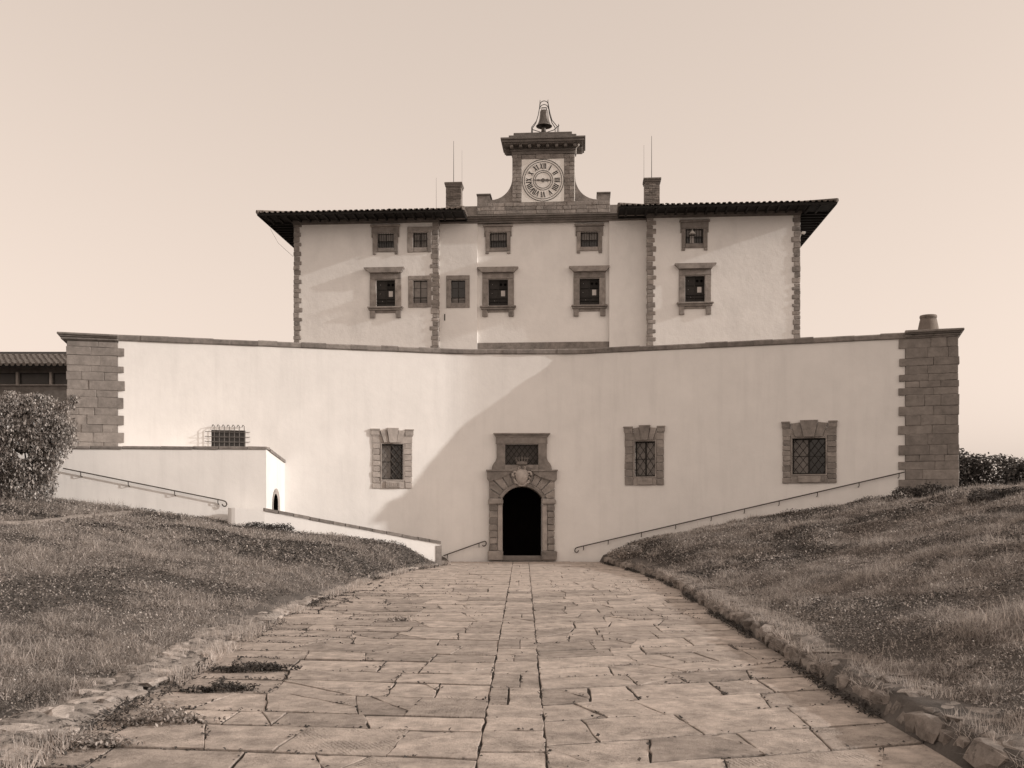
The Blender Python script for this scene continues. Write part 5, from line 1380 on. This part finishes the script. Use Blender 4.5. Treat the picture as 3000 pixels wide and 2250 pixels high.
# dark clover mats
cl = []
for (n_t, yr, xr, sz) in ((60000, (7.5, 18), (-10, 10), .035), (80000, (18, 30), (-17, 17), .05), (120000, (30, 45), (-24, 24), .075)):
    x, y = scatter(n_t, *xr, *yr, rs); k = grassy(x, y) & (patch(x, y) < -.02 + .12*rs.random(n_t)); x, y = x[k], y[k]
    z = terrain(x, y) + rs.random(len(x))*(.03 + .22*np.clip(-.02 - patch(x, y), 0, .6)) + .01
    cl.append(leaves(np.stack([x, y, z], -1), sz, rs, .6, .0, .8))
co = quads_obj('clover', np.concatenate(cl), 'clover'); tag(co, 'dark low clover mats in the grass banks', 'ground cover', kind='stuff')
hb = []
for (n_t, yr, xr, sz) in ((120000, (7.5, 18), (-10, 10), .034), (130000, (18, 30), (-17, 17), .046), (150000, (30, 45), (-24, 24), .07)):
    x, y = scatter(n_t, *xr, *yr, rs); k = grassy(x, y) & (fbm(x*1.9 + 7, y*1.7, 3) > -.12 - .3*rs.random(n_t)); x, y = x[k], y[k]
    z = terrain(x, y) + rs.random(len(x))*(.05 + .16*np.clip(fbm(x*1.5 + 50, y*1.3, 3), 0, .8)) + .01
    hb.append(leaves(np.stack([x, y, z], -1), sz, rs, .9, -.2, .55))
ho = quads_obj('meadow_herbs', np.concatenate(hb), 'herb'); tag(ho, 'small leafy herbs mixed through the turf', 'ground cover', kind='stuff')
# white daisies
fl = []
for (n_t, yr, xr, s_) in ((420, (8, 18), (-10, 10), .014), (1300, (18, 30), (-17, 17), .016), (2600, (30, 44), (-22, 22), .019)):
    x, y = scatter(n_t, *xr, *yr, rs); k = grassy(x, y) & (fbm(x*.6+5, y*.5+90, 2) > .02 + .2*(x > 0)); x, y = x[k], y[k]
    z = terrain(x, y) + .13 + .12*rs.random(len(x)); C_ = np.stack([x, y, z], -1); n = len(C_)
    sz = (s_*(.5+.9*rs.random(n)))[:, None, None]
    O6 = np.array([[1,0,0],[0,1,0],[-1,0,0],[0,-1,0],[0,0,.7],[0,0,-.5]], float)
    fl.append((C_[:, None, :] + O6[None]*sz).reshape(-1, 3))
V = np.concatenate(fl); n = len(V)//6
T8 = np.array([0,1,4, 1,2,4, 2,3,4, 3,0,4, 1,0,5, 2,1,5, 3,2,5, 0,3,5])
fo = fast_mesh('white_daisies', V, (np.arange(n)[:, None]*6 + T8[None]).ravel(), np.full(n*8, 3), 'petal'); tag(fo, 'tiny white daisies dotted over the grass', 'flowers', kind='stuff')
# weeds in the joints and along the kerb feet
Pj = []
for (a, b) in edges_w:
    L = math.hypot(b[0]-a[0], b[1]-a[1]); ym = (a[1]+b[1])/2; xm = (a[0]+b[0])/2
    if ym > 34: continue
    dk = xm - float(kL(ym)); pr_w = .10 + .75*math.exp(-dk/.9) + .25*math.exp(-(float(kR(ym))-xm)/.6)
    nn = rs.poisson(L*44*pr_w) if rs.random() < .4 + pr_w else 0
    if nn:
        c0 = rs.random(); t = np.clip(c0 + rs.normal(size=nn)*.22, 0, 1); Pj.append(np.stack([a[0]+(b[0]-a[0])*t + rs.normal(size=nn)*.02, a[1]+(b[1]-a[1])*t + rs.normal(size=nn)*.02, np.zeros(nn)-.005 + .02*rs.random(nn)], -1))
Pj = np.concatenate(Pj)
jl = leaves(Pj, .042, rs, .7, 0, .8)
ky = 7 + 36*rs.random(16000); kx = np.where(rs.random(16000) < .5, kR(ky) - .02 + rs.normal(size=16000)*.06, kL(ky) + .03 + rs.normal(size=16000)*.13)
kk = fbm(ky*.8 + np.where(kx > 0, 0, 60), kx*.5, 2) > -.02; kx, ky = kx[kk], ky[kk]
jl2 = leaves(np.stack([kx, ky, .01 + .07*rs.random(len(kx))], -1), .055, rs, .8, 0, .5)
jo = quads_obj('joint_weeds', np.concatenate([jl, jl2]), 'clover'); tag(jo, 'small weeds growing in the slab joints', 'weeds', kind='stuff')
kb = []
ky = 7 + 36*rs.random(40000)**1.2; side_ = rs.random(40000) < .4
kx = np.where(side_, kR(ky) + .15 + .75*rs.random(40000)**.8, kL(ky) + .25 - 1.15*rs.random(40000)); kk = fbm(ky*.9 + np.where(side_, 0, 33), kx*1.4, 2) > .0; kx, ky, side_ = kx[kk], ky[kk], side_[kk]
V, L, S = blades(np.stack([kx, ky, np.where(side_, .22, .04)], -1), .15*np.ones(len(kx)), .012, rs, .8, 1)
ky2 = 7 + 36*rs.random(9000); kk = fbm(ky2*1.3, ky2*.3, 2) > .03; ky2 = ky2[kk]; kx2 = kR(ky2) + .10 + .12*rs.random(len(ky2))
V2, L2, S2 = blades(np.stack([kx2, ky2, .05 + .2*rs.random(len(ky2))], -1), .13*np.ones(len(ky2)), .010, rs, 1.8, 1)
V, L, S = join([(V, L, S), (V2, L2, S2)])
ko = fast_mesh('kerb_grass', V, L, S, 'grass_dry'); tag(ko, 'pale grass tufts growing on the rubble kerbs', 'grass', kind='stuff')
